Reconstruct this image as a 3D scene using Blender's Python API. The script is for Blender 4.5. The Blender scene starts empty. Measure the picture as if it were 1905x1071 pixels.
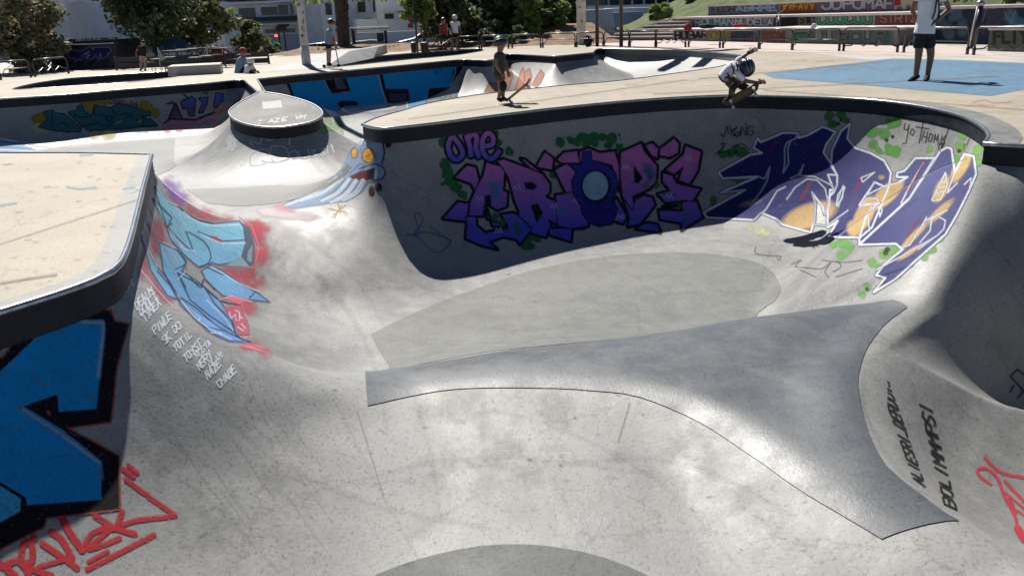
import bpy, bmesh, math, random
import numpy as np
from mathutils import Vector, Matrix
from mathutils.bvhtree import BVHTree
rng = np.random.default_rng(7); random.seed(7)
S = bpy.context.scene
COL = S.collection

# ------------------------------------------------------------------ camera
W, H, F, CZ = 1905, 1071, 1600.0, 1.55
PITCH, ROLL = math.radians(17.6), math.radians(2.3)
fwd = np.array([0, math.cos(PITCH), -math.sin(PITCH)])
r0 = np.array([1.0, 0, 0]); u0 = np.cross(r0, fwd)
rgt = math.cos(ROLL)*r0 - math.sin(ROLL)*u0
upv = math.sin(ROLL)*r0 + math.cos(ROLL)*u0
CP = np.array([0, 0, CZ])
cd = bpy.data.cameras.new('camera'); cam = bpy.data.objects.new('camera', cd); COL.objects.link(cam)
cam.matrix_world = Matrix(((rgt[0], upv[0], -fwd[0], 0), (rgt[1], upv[1], -fwd[1], 0), (rgt[2], upv[2], -fwd[2], CZ), (0, 0, 0, 1)))
cd.sensor_width = 36; cd.lens = F/W*36; cd.clip_start = 0.05; cd.clip_end = 2000
S.camera = cam
# ------------------------------------------------------------------ light
SUN_EL, SUN_AZ = math.radians(49), math.radians(21)      # sun stands ahead of the camera, a little to its left
tosun = Vector((-math.sin(SUN_AZ)*math.cos(SUN_EL), math.cos(SUN_AZ)*math.cos(SUN_EL), math.sin(SUN_EL)))
w = bpy.data.worlds.new('World'); S.world = w; w.use_nodes = True
nt = w.node_tree; bg = nt.nodes['Background']
sky = nt.nodes.new('ShaderNodeTexSky'); sky.sky_type = 'NISHITA'; sky.sun_disc = False
sky.sun_elevation = SUN_EL; sky.sun_rotation = -SUN_AZ; sky.dust_density = 0.0; sky.air_density = 0.5; sky.ozone_density = 3.0
nt.links.new(sky.outputs[0], bg.inputs[0]); bg.inputs[1].default_value = 0.05
sd = bpy.data.lights.new('sun', 'SUN'); sd.energy = 5.0; sd.angle = math.radians(0.55); sd.color = (1, .955, .89)
so = bpy.data.objects.new('sun', sd); COL.objects.link(so)
so.rotation_euler = tosun.to_track_quat('Z', 'Y').to_euler(); so.location = (0, 0, 30)
S.view_settings.view_transform = 'Standard'; S.view_settings.look = 'None'
S.view_settings.exposure = 0.56; S.view_settings.gamma = 1
S.render.engine = 'CYCLES'; S.cycles.diffuse_bounces = 2

# ------------------------------------------------------------------ pixel helpers: a pixel and a height give a place
def rays(p):
    p = np.atleast_2d(np.asarray(p, float))
    d = fwd[None]*F + rgt[None]*(p[:, :1]-W/2) - upv[None]*(p[:, 1:2]-H/2)
    return d/np.linalg.norm(d, axis=1)[:, None]
def onz(x, y, z=0.0):
    d = rays([(x, y)])[0]; t = (z-CZ)/d[2]; return CP + d*t
def atd(x, y, Y):
    d = rays([(x, y)])[0]; return CP + d*(Y/d[1])
def P0(*pts): return [tuple(onz(x, y)[:2]) for x, y in pts]

# ------------------------------------------------------------------ materials
MATS = {}
def newmat(name):
    m = bpy.data.materials.new(name); m.use_nodes = True; MATS[name] = m
    return m, m.node_tree, m.node_tree.nodes['Principled BSDF']
def N(t, kind, **kw):
    n = t.nodes.new(kind)
    for k, v in kw.items():
        if k in n.inputs: n.inputs[k].default_value = v
        else: setattr(n, k, v)
    return n
def ramp(t, src, stops):
    r = t.nodes.new('ShaderNodeValToRGB'); e = r.color_ramp.elements
    while len(e) < len(stops): e.new(.5)
    for i, (p, c) in enumerate(stops):
        e[i].position = p; e[i].color = (c[0], c[1], c[2], 1) if hasattr(c, '__len__') else (c, c, c, 1)
    t.links.new(src, r.inputs[0]); return r.outputs[0]
def mixc(t, a, b, f, mode='MIX'):
    m = t.nodes.new('ShaderNodeMix'); m.data_type = 'RGBA'; m.blend_type = mode
    for s, v in ((m.inputs[0], f), (m.inputs[6], a), (m.inputs[7], b)):
        if isinstance(v, bpy.types.NodeSocket): t.links.new(v, s)
        elif hasattr(v, '__len__'): s.default_value = (v[0], v[1], v[2], 1)
        else: s.default_value = v
    return m.outputs[2]
def concrete_nodes(t, base, dirt, light, rough=.5):
    """worn trowelled concrete: blotches, pits, fine aggregate and scratches; returns colour, roughness, bump"""
    geo = N(t, 'ShaderNodeNewGeometry'); L = t.links
    big = N(t, 'ShaderNodeTexNoise', Scale=.55, Detail=8, Roughness=.62); L.new(geo.outputs['Position'], big.inputs['Vector'])
    mid = N(t, 'ShaderNodeTexNoise', Scale=3.4, Detail=10, Roughness=.7); L.new(geo.outputs['Position'], mid.inputs['Vector'])
    fine = N(t, 'ShaderNodeTexNoise', Scale=38, Detail=6, Roughness=.75); L.new(geo.outputs['Position'], fine.inputs['Vector'])
    mp = N(t, 'ShaderNodeMapping'); mp.inputs['Scale'].default_value = (60, 3.0, 20); mp.inputs['Rotation'].default_value = (0, 0, .5)
    L.new(geo.outputs['Position'], mp.inputs['Vector'])
    scr = N(t, 'ShaderNodeTexNoise', Scale=1.0, Detail=3, Roughness=.6); L.new(mp.outputs[0], scr.inputs['Vector'])
    mp2 = N(t, 'ShaderNodeMapping'); mp2.inputs['Scale'].default_value = (3.5, 46, 20); mp2.inputs['Rotation'].default_value = (0, 0, .2)
    L.new(geo.outputs['Position'], mp2.inputs['Vector'])
    scr2 = N(t, 'ShaderNodeTexNoise', Scale=1.0, Detail=3, Roughness=.6); L.new(mp2.outputs[0], scr2.inputs['Vector'])
    c = mixc(t, dirt, base, ramp(t, big.outputs[0], [(.38, 0), (.58, 1)]))
    c = mixc(t, c, light, ramp(t, mid.outputs[0], [(.47, 0), (.75, .75)]))
    c = mixc(t, c, (.42, .41, .39), ramp(t, fine.outputs[0], [(.34, .85), (.47, 0)]), 'MULTIPLY')
    c = mixc(t, c, tuple(v*1.3 for v in light), ramp(t, fine.outputs[0], [(.60, 0), (.70, .5)]))
    c = mixc(t, c, (.62, .62, .6), ramp(t, scr.outputs[0], [(.27, .55), (.36, 0)]), 'MULTIPLY')
    c = mixc(t, c, (.68, .67, .65), ramp(t, scr2.outputs[0], [(.27, .5), (.35, 0)]), 'MULTIPLY')
    wv = N(t, 'ShaderNodeVectorMath', operation='MULTIPLY_ADD'); L.new(mid.outputs['Color'], wv.inputs[0]); wv.inputs[1].default_value = (.5, .5, .5); L.new(geo.outputs['Position'], wv.inputs[2])
    vo = N(t, 'ShaderNodeTexVoronoi', Scale=.42, feature='DISTANCE_TO_EDGE'); L.new(wv.outputs[0], vo.inputs['Vector'])
    c = mixc(t, c, (.52, .51, .49), ramp(t, vo.outputs[0], [(0.0, .75), (.0045, 0)]), 'MULTIPLY')
    r = N(t, 'ShaderNodeMapRange', **{'From Min': .3, 'From Max': .7, 'To Min': rough-.09, 'To Max': rough+.13}); L.new(mid.outputs[0], r.inputs[0])
    b = N(t, 'ShaderNodeMath', operation='MULTIPLY'); L.new(mid.outputs[0], b.inputs[0]); b.inputs[1].default_value = 1.2
    b2 = N(t, 'ShaderNodeMath', operation='ADD'); L.new(b.outputs[0], b2.inputs[0]); L.new(fine.outputs[0], b2.inputs[1])
    bp = N(t, 'ShaderNodeBump', Strength=.30, Distance=.008); L.new(b2.outputs[0], bp.inputs['Height'])
    return c, r.outputs[0], bp.outputs[0], geo, big, mid, fine
def concrete(name, base, dirt, light, rough=.5, spec=.5):
    base, dirt, light = [tuple(v*ALB for v in q) for q in (base, dirt, light)]
    m, t, p = newmat(name)
    c, r, b, *_ = concrete_nodes(t, base, dirt, light, rough)
    t.links.new(c, p.inputs['Base Color']); t.links.new(r, p.inputs['Roughness']); t.links.new(b, p.inputs['Normal'])
    p.inputs['Specular IOR Level'].default_value = spec
    return m
def plain(name, col, rough=.6, metal=0.0, noise=.25, scale=6.0, bump=0.0, spec=.5, col2=None):
    m, t, p = newmat(name)
    tc = N(t, 'ShaderNodeTexCoord')
    n = N(t, 'ShaderNodeTexNoise', Scale=scale, Detail=6, Roughness=.65); t.links.new(tc.outputs['Object'], n.inputs['Vector'])
    d = col2 if col2 else tuple(v*(1-noise) for v in col); l = tuple(min(1, v*(1+noise*.6)) for v in col)
    t.links.new(ramp(t, n.outputs[0], [(.3, d), (.7, l)]), p.inputs['Base Color'])
    p.inputs['Roughness'].default_value = rough; p.inputs['Metallic'].default_value = metal; p.inputs['Specular IOR Level'].default_value = spec
    if bump:
        b = N(t, 'ShaderNodeBump', Strength=bump, Distance=.02); t.links.new(n.outputs[0], b.inputs['Height']); t.links.new(b.outputs[0], p.inputs['Normal'])
    return m
ALB = .79
BOWL_C = ((.345, .346, .335), (.255, .26, .255), (.43, .427, .405))
concrete('bowl_concrete', *BOWL_C, rough=.50, spec=.42)
concrete('deck_concrete', (.49, .43, .335), (.40, .352, .275), (.57, .50, .395), rough=.62, spec=.3)
concrete('far_concrete', (.60, .56, .50), (.46, .43, .38), (.7, .66, .6), rough=.65, spec=.3)
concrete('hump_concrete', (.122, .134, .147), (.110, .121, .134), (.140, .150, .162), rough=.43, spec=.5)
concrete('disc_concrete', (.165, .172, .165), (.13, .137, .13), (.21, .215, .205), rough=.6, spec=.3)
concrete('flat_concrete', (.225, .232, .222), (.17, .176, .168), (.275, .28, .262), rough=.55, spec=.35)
concrete('edge_concrete', (.27, .265, .25), (.18, .18, .17), (.38, .37, .34), rough=.55)
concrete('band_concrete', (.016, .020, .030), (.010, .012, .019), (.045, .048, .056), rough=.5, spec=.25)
concrete('cap_concrete', (.46, .45, .43), (.33, .33, .31), (.58, .57, .54), rough=.85, spec=.12)
plain('steel', (.45, .46, .46), rough=.28, metal=.9, noise=.35, scale=14)

# ------------------------------------------------------------------ objects
def tag(o, label=None, cat=None, group=None, kind=None):
    if label: o['label'] = label
    if cat: o['category'] = cat
    if group: o['group'] = group
    if kind: o['kind'] = kind
    return o
def mesh_obj(name, v, f, mat, parent=None, smooth=True, mats=None, mi=None):
    me = bpy.data.meshes.new(name)
    v = np.asarray(v, np.float32).reshape(-1, 3)
    if isinstance(f, np.ndarray):
        k = f.shape[1]; me.vertices.add(len(v)); me.vertices.foreach_set('co', v.ravel())
        me.loops.add(f.size); me.loops.foreach_set('vertex_index', f.ravel().astype(np.int32))
        me.polygons.add(len(f)); me.polygons.foreach_set('loop_start', np.arange(0, f.size, k, dtype=np.int32))
        me.polygons.foreach_set('loop_total', np.full(len(f), k, np.int32)); me.update(calc_edges=True)
    else:
        me.from_pydata([tuple(map(float, q)) for q in v], [], f); me.update()
    for m in (mats or [mat]): me.materials.append(MATS[m] if isinstance(m, str) else m)
    if mi is not None: me.polygons.foreach_set('material_index', np.asarray(mi, np.int32))
    me.polygons.foreach_set('use_smooth', np.full(len(me.polygons), smooth, bool))
    me.validate(); me.update()
    o = bpy.data.objects.new(name, me); COL.objects.link(o)
    if parent: o.parent = parent
    return o
def empty(name, loc, rz=0.0, label=None, cat=None, group=None):
    o = bpy.data.objects.new(name, None); COL.objects.link(o); o.location = loc; o.rotation_euler = (0, 0, rz); o.empty_display_size = .2
    return tag(o, label, cat, group)
def copy_tree(o, parent=None):
    c = o.copy(); COL.objects.link(c)
    if parent: c.parent = parent
    for ch in list(o.children): copy_tree(ch, c)
    return c

# ------------------------------------------------------------------ plan of the bowls
def catmull(pts, closed=False, n=6, sharp=()):
    """smooth a polyline, keeping the points whose index is in sharp as corners"""
    out = []; m = len(pts); P = [np.array(p, float) for p in pts]
    for i in range(m if closed else m-1):
        p1, p2 = P[i], P[(i+1) % m]
        a = P[i-1] if (closed or i > 0) and i not in sharp else p1
        b = P[(i+2) % m] if (closed or i+2 < m) and (i+1) % m not in sharp else p2
        d = np.linalg.norm(p2-p1); k = max(1, min(n, int(d/.12)))
        for j in range(k):
            t = j/k
            out.append(.5*((2*p1)+(-a+p2)*t+(2*a-5*p1+4*p2-b)*t*t+(-a+3*p1-3*p2+b)*t**3))
    if not closed: out.append(P[-1])
    return np.array(out)
CAPK, CAPY = .165, 20.0                       # the cap of the mound leans towards the camera
def oncap(x, y):
    d = rays([(x, y)])[0]                     # z = -(CAPY - Y)*CAPK
    t = (-(CAPY)*CAPK-CZ)/(d[2]-CAPK*d[1]); return CP+d*t
cap_px = [(493, 172), (530, 178), (572, 190), (594, 202), (599, 213), (586, 224), (555, 232), (512, 237), (468, 233), (438, 223), (427, 212), (430, 203), (448, 190), (481, 172)]
cap = [tuple(oncap(*p)) for p in cap_px]
Z3 = lambda L: [(a, b, 0.0) for a, b in L]
loopA = []; sharpA = set()
def add(L, corner_first=False, corner_last=False):
    if corner_first: sharpA.add(len(loopA))
    loopA.extend(L)
    if corner_last: sharpA.add(len(loopA)-1)
add(Z3(P0((675, 231))), True)
add(Z3(P0((712, 238), (800, 230), (1000, 205), (1180, 187), (1340, 178), (1470, 179), (1600, 184), (1700, 195), (1780, 212), (1825, 233), (1841, 252))))
add(Z3(P0((1832, 266))), True)
add(Z3(P0((1860, 268), (1905, 271))) + Z3([(6.1, 9.0), (6.9, 8.9), (8.0, 8.6), (8.9, 7.6), (9.1, 6.1), (8.6, 4.4), (7.3, 3.1), (5.9, 2.3), (4.7, 1.5), (3.4, .8), (2.2, .3), (1.1, .0), (0, -.12), (-1.2, .05), (-2.3, .7), (-3.2, 1.6), (-3.7, 2.7), (-3.55, 3.8), (-3.3, 4.35)]))
add(Z3(P0((0, 577), (100, 546), (170, 521), (205, 503), (222, 487), (241, 440), (264, 350))))
add(Z3(P0((281, 288))), True)
add(Z3(P0((140, 285), (0, 285)) + [(-9, 12.6), (-12, 13.6), (-14.6, 15.2), (-16.2, 17.6), (-16.2, 20.0), (-14.9, 21.7)] + P0((0, 184), (120, 176), (250, 165), (380, 155), (440, 149.5))))
add(Z3(P0((455, 149.5))), True)
add([cap[-1]], True); add(cap[::-1][1:-1]); add([cap[0]], True)
add(Z3(P0((478, 147.5))), True)
add(Z3(P0((560, 139), (650, 131), (750, 121.5), (849, 112), (880, 112), (912, 112), (930, 107), (945, 101))))
add(Z3(P0((1034, 105))), True); add(Z3(P0((1103, 98))), True)
add(Z3(P0((1112, 91.5), (1140, 91), (1200, 91.5), (1260, 93), (1320, 97), (1372, 102), (1383, 106), (1368, 114), (1340, 124), (1250, 138), (1149, 151), (1034, 161), (897, 176), (796, 193), (750, 206), (703, 219))))
LA = catmull([np.array(p) for p in loopA], True, 8, sharpA)
LB = catmull([np.array((a, b, 0.0)) for a, b in P0((25, 167), (55, 157), (105, 149), (150, 144), (240, 137.5), (318, 133), (330, 143.5), (240, 154), (120, 162))], True, 6, {5, 6})
LC = catmull([np.array((a, b, 0.0)) for a, b in P0((560, 118), (640, 109.5), (750, 100.5), (860, 92.5), (896, 91), (900, 95), (850, 103), (750, 112.5), (640, 124), (590, 129))], True, 6, {0, 4, 5, 9})
LOOPS = [LA, LB, LC]

def seg_info(X, Y):
    """signed distance to the coping lines (positive inside the bowls), nearest point and its height"""
    n = X.size; px = X.ravel(); py = Y.ravel()
    best = np.full(n, 1e9); qx = np.zeros(n); qy = np.zeros(n); qt = np.zeros(n); cr = np.zeros(n, int)
    for L in LOOPS:
        A = L; B = np.roll(L, -1, 0)
        for a, b in zip(A, B):
            e = b-a; l2 = e[0]**2+e[1]**2+1e-12
            t = np.clip(((px-a[0])*e[0]+(py-a[1])*e[1])/l2, 0, 1)
            cx = a[0]+t*e[0]; cy = a[1]+t*e[1]; d = (px-cx)**2+(py-cy)**2
            m = d < best
            best[m] = d[m]; qx[m] = cx[m]; qy[m] = cy[m]; qt[m] = (a[2]+t*e[2])[m]
            c = (a[1] > py) != (b[1] > py)
            if c.any():
                xi = a[0]+(py-a[1])*(b[0]-a[0])/(b[1]-a[1]+1e-15); cr += (c & (px < xi))
    d = np.sqrt(best); d[cr % 2 == 0] *= -1
    sh = X.shape
    return d.reshape(sh), qx.reshape(sh), qy.reshape(sh), qt.reshape(sh)

# floors: x, y, z, sigma, wall radius
FL = [(0, 3.0, -1.80, 1.2, 2.5), (-1.3, 3.4, -1.80, 1.1, 3.3), (.8, 4.0, -1.80, 1.0, 2.5), (0, 5.0, -1.78, .8, 2.5), (1.2, 4.9, -1.74, .6, 2.4), (-2.0, 4.6, -1.74, .8, 3.2),
      (5.3, 6.4, -2.3, 1.3, 2.8), (4.6, 7.2, -2.3, .7, 2.8), (5.6, 4.6, -2.1, 1.2, 2.6), (4.4, 6.0, -2.2, .9, 2.8), (4.0, 5.3, -2.15, .7, 2.6), (7, 5.5, -2.1, 1.2, 2.6), (4.3, 4.4, -2.05, .7, 2.5),
      (0, 10.0, -2.05, 1.3, 2.25), (2.4, 10.6, -2.05, 1.4, 2.25), (2.4, 12.6, -2.05, 1.0, 2.3), (3.4, 11.3, -2.05, 1.0, 2.45), (4.8, 12.6, -2.05, .9, 2.45), (4.6, 10.8, -2.05, .9, 2.7), (.3, 12, -2.05, 1.2, 2.25), (-.8, 9.4, -2.0, 1.0, 2.2), (1.5, 8.8, -2.05, .9, 2.2),
      (-2.2, 9.3, -1.75, .8, 2.1), (-2.6, 11.4, -1.3, .7, 2.0), (-3.5, 12.6, -1.12, .7, 1.9), (-4.6, 14.2, -1.22, 1.0, 1.9),
      (-5, 16, -1.28, 1.4, 3.4), (-8, 17, -1.28, 2, 1.8), (-11, 18, -1.2, 2.2, 1.8), (-9, 21.5, -1.22, 2, 1.8), (-12, 20, -1.2, 2, 1.8), (-14, 17.5, -1.2, 2, 1.8),
      (-3, 18.6, -1.33, 1.5, 3.2), (-7.2, 18.2, -1.28, 1.3, 3.0), (-3.5, 22, -1.5, 2, 2.6), (-4, 26, -1.55, 2.5, 2.2), (-1.5, 24, -1.55, 2, 2.2), (-1, 29, -1.55, 2.5, 2.3), (2, 26, -1.5, 2.5, 2.6),
      (3, 30, -1.4, 2.2, 3), (6, 33, -1.1, 2.5, 8), (6, 29, -1.05, 2.5, 8), (6.5, 26, -1.0, 2, 6), (-13, 29, -1.2, 3, 1.8), (-3, 42, -1.2, 6, 1.8)]
def smax(a, b, k):
    h = np.clip(.5+.5*(a-b)/k, 0, 1); return b*(1-h)+a*h+k*h*(1-h)
R1 = [(-2.95, 5.9, -1.22), (-1.9, 6.26, -1.35), (-1.2, 6.53, -1.375), (-.5, 6.67, -1.37), (.2, 6.70, -1.36), (.9, 6.52, -1.34), (1.4, 6.22, -1.32), (1.76, 5.76, -1.32), (1.98, 5.2, -1.34), (2.12, 4.7, -1.38), (2.3, 4.3, -1.41)]
R1c = [(.1, 6.85, -1.39), (.9, 6.88, -1.36), (1.7, 6.72, -1.32), (2.3, 6.3, -1.30), (2.45, 5.7, -1.32)]
R1b = [(-.9, 6.8, -1.40), (-.1, 6.98, -1.385), (.7, 7.1, -1.36), (1.5, 7.25, -1.32), (2.3, 7.42, -1.27), (3.0, 7.6, -1.27), (3.6, 7.8, -1.28)]
R2 = [(5.6, 9.85, -.30), (5.15, 9.25, -.38), (4.72, 8.62, -.58), (4.3, 8.08, -.84), (3.93, 7.72, -1.14), (3.55, 7.40, -1.245), (3.15, 7.0, -1.265), (2.69, 6.46, -1.25), (2.36, 5.7, -1.27), (2.30, 4.93, -1.33), (2.50, 4.25, -1.40), (2.9, 3.5, -1.38), (4.0, 2.6, -1.2), (4.9, 1.8, -.8)]
# crests of the rollover between the three bowls (x, y, z) with the steepness of either side: (rounding, slope) left of the line, right of it
RID = [(catmull(R1, n=8), (.95, .60), (.48, .78)), (catmull(R1b, n=8), (.75, .75), (.8, .22)), (catmull(R1c, n=8), (.7, .35), (.7, .4)), (catmull(R2, n=8), (.34, 2.0), (.6, .98))]
def floor_z(X, Y):
    num = np.zeros_like(X); den = np.zeros_like(X); rr = np.zeros_like(X)
    for x, y, z, s, r in FL:
        w_ = np.exp(-((X-x)**2+(Y-y)**2)/(2*s*s)) + 1e-5/((X-x)**2+(Y-y)**2+1)
        num += w_*z; den += w_; rr += w_*r
    z = num/den; R = rr/den
    near = (Y < 12)
    crest = None; hs = None
    for pl, lf, rt in RID[::-1]:
        bd = np.full(X.shape, 1e9); bz = np.zeros_like(X); sd_ = np.zeros_like(X)
        for a, b in zip(pl[:-1], pl[1:]):
            e = b-a; l2 = e[0]**2+e[1]**2
            t = np.clip(((X-a[0])*e[0]+(Y-a[1])*e[1])/l2, 0, 1)
            d = np.hypot(X-a[0]-t*e[0], Y-a[1]-t*e[1]); m = d < bd
            bd = np.where(m, d, bd); bz = np.where(m, a[2]+t*e[2], bz)
            cr_ = e[0]*(Y-a[1])-e[1]*(X-a[0]); sd_ = np.where(m, cr_/math.sqrt(l2)/(d+1e-6), sd_)
        h = np.clip(.5+.5*sd_, 0, 1)
        c = 0
        for (a_, s_), w_ in ((lf, h), (rt, 1-h)): c = c+w_*(np.sqrt(bd*bd+a_*a_)-a_)*(s_ if s_ < 1.5 else .95+1.75*np.clip((Y-6.75)/.9, 0, 1))
        c = bz-c
        if hs is None: hs = sd_*bd*(bz > -3)
        else: c = c-2.0*np.clip(hs-.15, 0, None)
        crest = c if crest is None else smax(crest, c, .12)
    k_ = .22+(.45-.30*np.clip((Y-6.75)/.8, 0, 1))*np.clip((hs-.1)/.9, 0, 1)
    return smax(z, crest, k_)-0*z, R
BAND = .23
def bowl_z(X, Y, info=None):
    d, qx, qy, qt = info if info else seg_info(X, Y)
    zf, R = floor_z(X, Y)
    d = np.maximum(d, 0)
    Hh = np.maximum(qt-BAND-zf, .05); Hc = np.minimum(Hh, R*.985)
    d0 = R-np.sqrt(R*R-(R-Hc)**2)
    u = np.clip(R-d-d0, 0, None)
    z = zf + R-np.sqrt(np.maximum(R*R-u*u, 0)) + np.where(Hh > Hc, (Hh-Hc)*np.exp(-d/.05), 0)
    return z
xs = np.concatenate([np.arange(-21, -7, .11), np.arange(-7, -4, .05), np.arange(-4, 6.2, .03), np.arange(6.2, 8.2, .05), np.arange(8.2, 10.01, .11)])
ys = np.concatenate([np.arange(-.32, 12, .03), np.arange(12, 18, .04), np.arange(18, 30, .075), np.arange(30, 52, .13)])
GX, GY = np.meshgrid(xs, ys)
INF = seg_info(GX, GY)
D = INF[0]
ZB = bowl_z(GX, GY, INF)
ny, nx = GX.shape
idx = np.arange(nx*ny).reshape(ny, nx)
quads = np.stack([idx[:-1, :-1], idx[:-1, 1:], idx[1:, 1:], idx[1:, :-1]], -1).reshape(-1, 4)
inside = D.ravel() > 0
def sub_mesh(name, sel, inner, zin, zedge, mat):
    q = quads[sel]; used = np.unique(q); remap = np.full(nx*ny, -1); remap[used] = np.arange(len(used))
    X = GX.ravel()[used].copy(); Y = GY.ravel()[used].copy(); Z = zin.ravel()[used].copy()
    out = ~inner[used]
    X[out] = INF[1].ravel()[used][out]; Y[out] = INF[2].ravel()[used][out]; Z[out] = zedge.ravel()[used][out]
    return mesh_obj(name, np.stack([X, Y, Z], 1), remap[q], mat)
cnt = inside[quads].sum(1)
bowl = tag(sub_mesh('skate_bowl', cnt > 0, inside, ZB, INF[3]-BAND, 'bowl_concrete'), kind='structure')
# decks: the cells outside the bowls; the cap of the mound is cut out and laid apart
capx = np.array(cap)
def in_poly(X, Y, P):
    c = np.zeros(X.shape, bool)
    for a, b in zip(P, np.roll(P, -1, 0)):
        m = (a[1] > Y) != (b[1] > Y)
        c ^= m & (X < a[0]+(Y-a[1])*(b[0]-a[0])/(b[1]-a[1]+1e-15))
    return c
capmask = (GX > -7.4) & (GX < -3.2) & (GY > 16.2) & (GY < capx[0, 1]+.15)
cm = capmask.ravel()[quads].any(1)
dk = cnt < 4
onL = (in_poly(GX, GY, np.array([(-3.6, 4), (-2.3, 4), (-2.3, 6.2), (-4.3, 12), (-8, 13), (-8, 4)])) & ~inside.reshape(ny, nx)).ravel()
deck = tag(sub_mesh('deck', dk & ~cm, ~inside, GX*0, GX*0, 'deck_concrete'), kind='structure')
capz = -(CAPY-GY)*CAPK
capo = sub_mesh('mound_cap', dk & cm, ~inside, capz, -(CAPY-INF[2])*CAPK, 'cap_concrete')
capo.parent = bowl; capo['label'] = 'flat pale cap on top of the round mound'
# the dark painted band and the steel coping below and on the edge of every deck
def band_and_coping(L, name):
    n = len(L); T = np.roll(L, -1, 0)-np.roll(L, 1, 0); T /= np.linalg.norm(T[:, :2], axis=1)[:, None]+1e-9
    nrm = np.stack([T[:, 1], -T[:, 0]], 1)
    s = np.sum(L[:, 0]*np.roll(L[:, 1], -1)-np.roll(L[:, 0], -1)*L[:, 1])
    if s > 0: nrm = -nrm                              # point into the bowl
    v = []; 
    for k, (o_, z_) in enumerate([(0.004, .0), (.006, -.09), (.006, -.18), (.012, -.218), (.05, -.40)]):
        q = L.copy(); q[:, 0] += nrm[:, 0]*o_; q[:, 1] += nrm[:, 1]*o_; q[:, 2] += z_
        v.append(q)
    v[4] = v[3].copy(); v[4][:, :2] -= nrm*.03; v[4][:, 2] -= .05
    V = np.concatenate(v); f = []
    for k in range(4):
        for i in range(n):
            j = (i+1) % n; f.append((k*n+i, k*n+j, (k+1)*n+j, (k+1)*n+i))
    cx_ = (V[np.array(f)[:, 0], 0] > 4.35) & (V[np.array(f)[:, 0], 1] > 27); cap_ = np.zeros(len(f), bool)
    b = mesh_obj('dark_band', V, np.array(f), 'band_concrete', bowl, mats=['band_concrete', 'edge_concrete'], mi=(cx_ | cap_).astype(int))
    r = .026; V = []; f = []; K = 8
    for k in range(K):
        a = 2*math.pi*k/K; q = L.copy(); q[:, :2] += nrm*(.008+r*math.cos(a)); q[:, 2] += r*math.sin(a)-.008; V.append(q)
    V = np.concatenate(V)
    for k in range(K):
        for i in range(n):
            j = (i+1) % n; k2 = (k+1) % K; f.append((k*n+i, k*n+j, k2*n+j, k2*n+i))
    c = mesh_obj('coping', V, np.array(f), 'steel', bowl)
    return b, c
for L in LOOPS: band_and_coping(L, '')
# grey trowelled border along the coping of the decks
def border(L, wdt, name='deck_edging'):
    n = len(L); T = np.roll(L, -1, 0)-np.roll(L, 1, 0); T /= np.linalg.norm(T[:, :2], axis=1)[:, None]+1e-9
    nrm = np.stack([T[:, 1], -T[:, 0]], 1); s = np.sum(L[:, 0]*np.roll(L[:, 1], -1)-np.roll(L[:, 0], -1)*L[:, 1])
    if s > 0: nrm = -nrm
    return nrm
# ground beyond the grid
gx0, gx1, gy0, gy1 = xs[0], xs[-1], ys[0], ys[-1]
def ringq(z, X0, X1, Y0, Y1, name, mat, cuts=40):
    v = [(X0, Y0, z), (gx0, Y0, z), (gx1, Y0, z), (X1, Y0, z), (X0, gy0, z), (gx0, gy0, z), (gx1, gy0, z), (X1, gy0, z), (X0, gy1, z), (gx0, gy1, z), (gx1, gy1, z), (X1, gy1, z), (X0, Y1, z), (gx0, Y1, z), (gx1, Y1, z), (X1, Y1, z)]
    f = [(r*4+c, r*4+c+1, r*4+c+5, r*4+c+4) for r in range(3) for c in range(3) if not (r == 1 and c == 1)]
    return tag(mesh_obj(name, v, f, mat, smooth=False), kind='structure')
ringq(0, -60, 60, -15, 52.5, 'plaza_ground', 'far_concrete')
BV = BVHTree.FromPolygons([v.co[:] for v in bowl.data.vertices], [p.vertices[:] for p in bowl.data.polygons])
def hit(x, y):
    d = rays([(x, y)])[0]
    h = BV.ray_cast(Vector(CP), Vector(d))
    return h[0]

# ------------------------------------------------------------------ flat sheets of other concrete laid on the bowl
from mathutils.geometry import delaunay_2d_cdt
def sheet(name, poly, mat, off=.005, step=.07, label=None, parent=None, zf=None, mats=None):
    P = [np.array(p[:2], float) for p in poly]; B = []
    for a, b in zip(P, P[1:]+P[:1]):
        n = max(1, int(np.linalg.norm(b-a)/step)); B += [a+(b-a)*i/n for i in range(n)]
    B = np.array(B); lo = B.min(0); hi = B.max(0)
    X, Y = np.meshgrid(np.arange(lo[0]+step/2, hi[0], step), np.arange(lo[1]+step/2, hi[1], step))
    m = in_poly(X, Y, B); X = X[m]; Y = Y[m]
    dd = np.min(np.hypot(X[:, None]-B[None, :, 0], Y[:, None]-B[None, :, 1]), 1) if len(X) else np.array([])
    X = X[dd > step*.5]; Y = Y[dd > step*.5]
    V = np.concatenate([B, np.stack([X, Y], 1)])
    nb = len(B); r = delaunay_2d_cdt([Vector(v) for v in V], [(i, (i+1) % nb) for i in range(nb)], [list(range(nb))], 1, 1e-6)
    vx = np.array([v[:] for v in r[0]]); f = [tuple(q) for q in r[2]]
    z = (bowl_z(vx[:, 0], vx[:, 1]) if zf is None else zf(vx[:, 0], vx[:, 1]))+off
    f = [q if (vx[q[1]][0]-vx[q[0]][0])*(vx[q[2]][1]-vx[q[0]][1])-(vx[q[1]][1]-vx[q[0]][1])*(vx[q[2]][0]-vx[q[0]][0]) > 0 else q[::-1] for q in f]
    o = mesh_obj(name, np.column_stack([vx, z]), f, mat, parent)
    if label: o['label'] = label
    return o
def on(*pts):
    return [tuple(hit(*p)[:2]) for p in pts]
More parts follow.
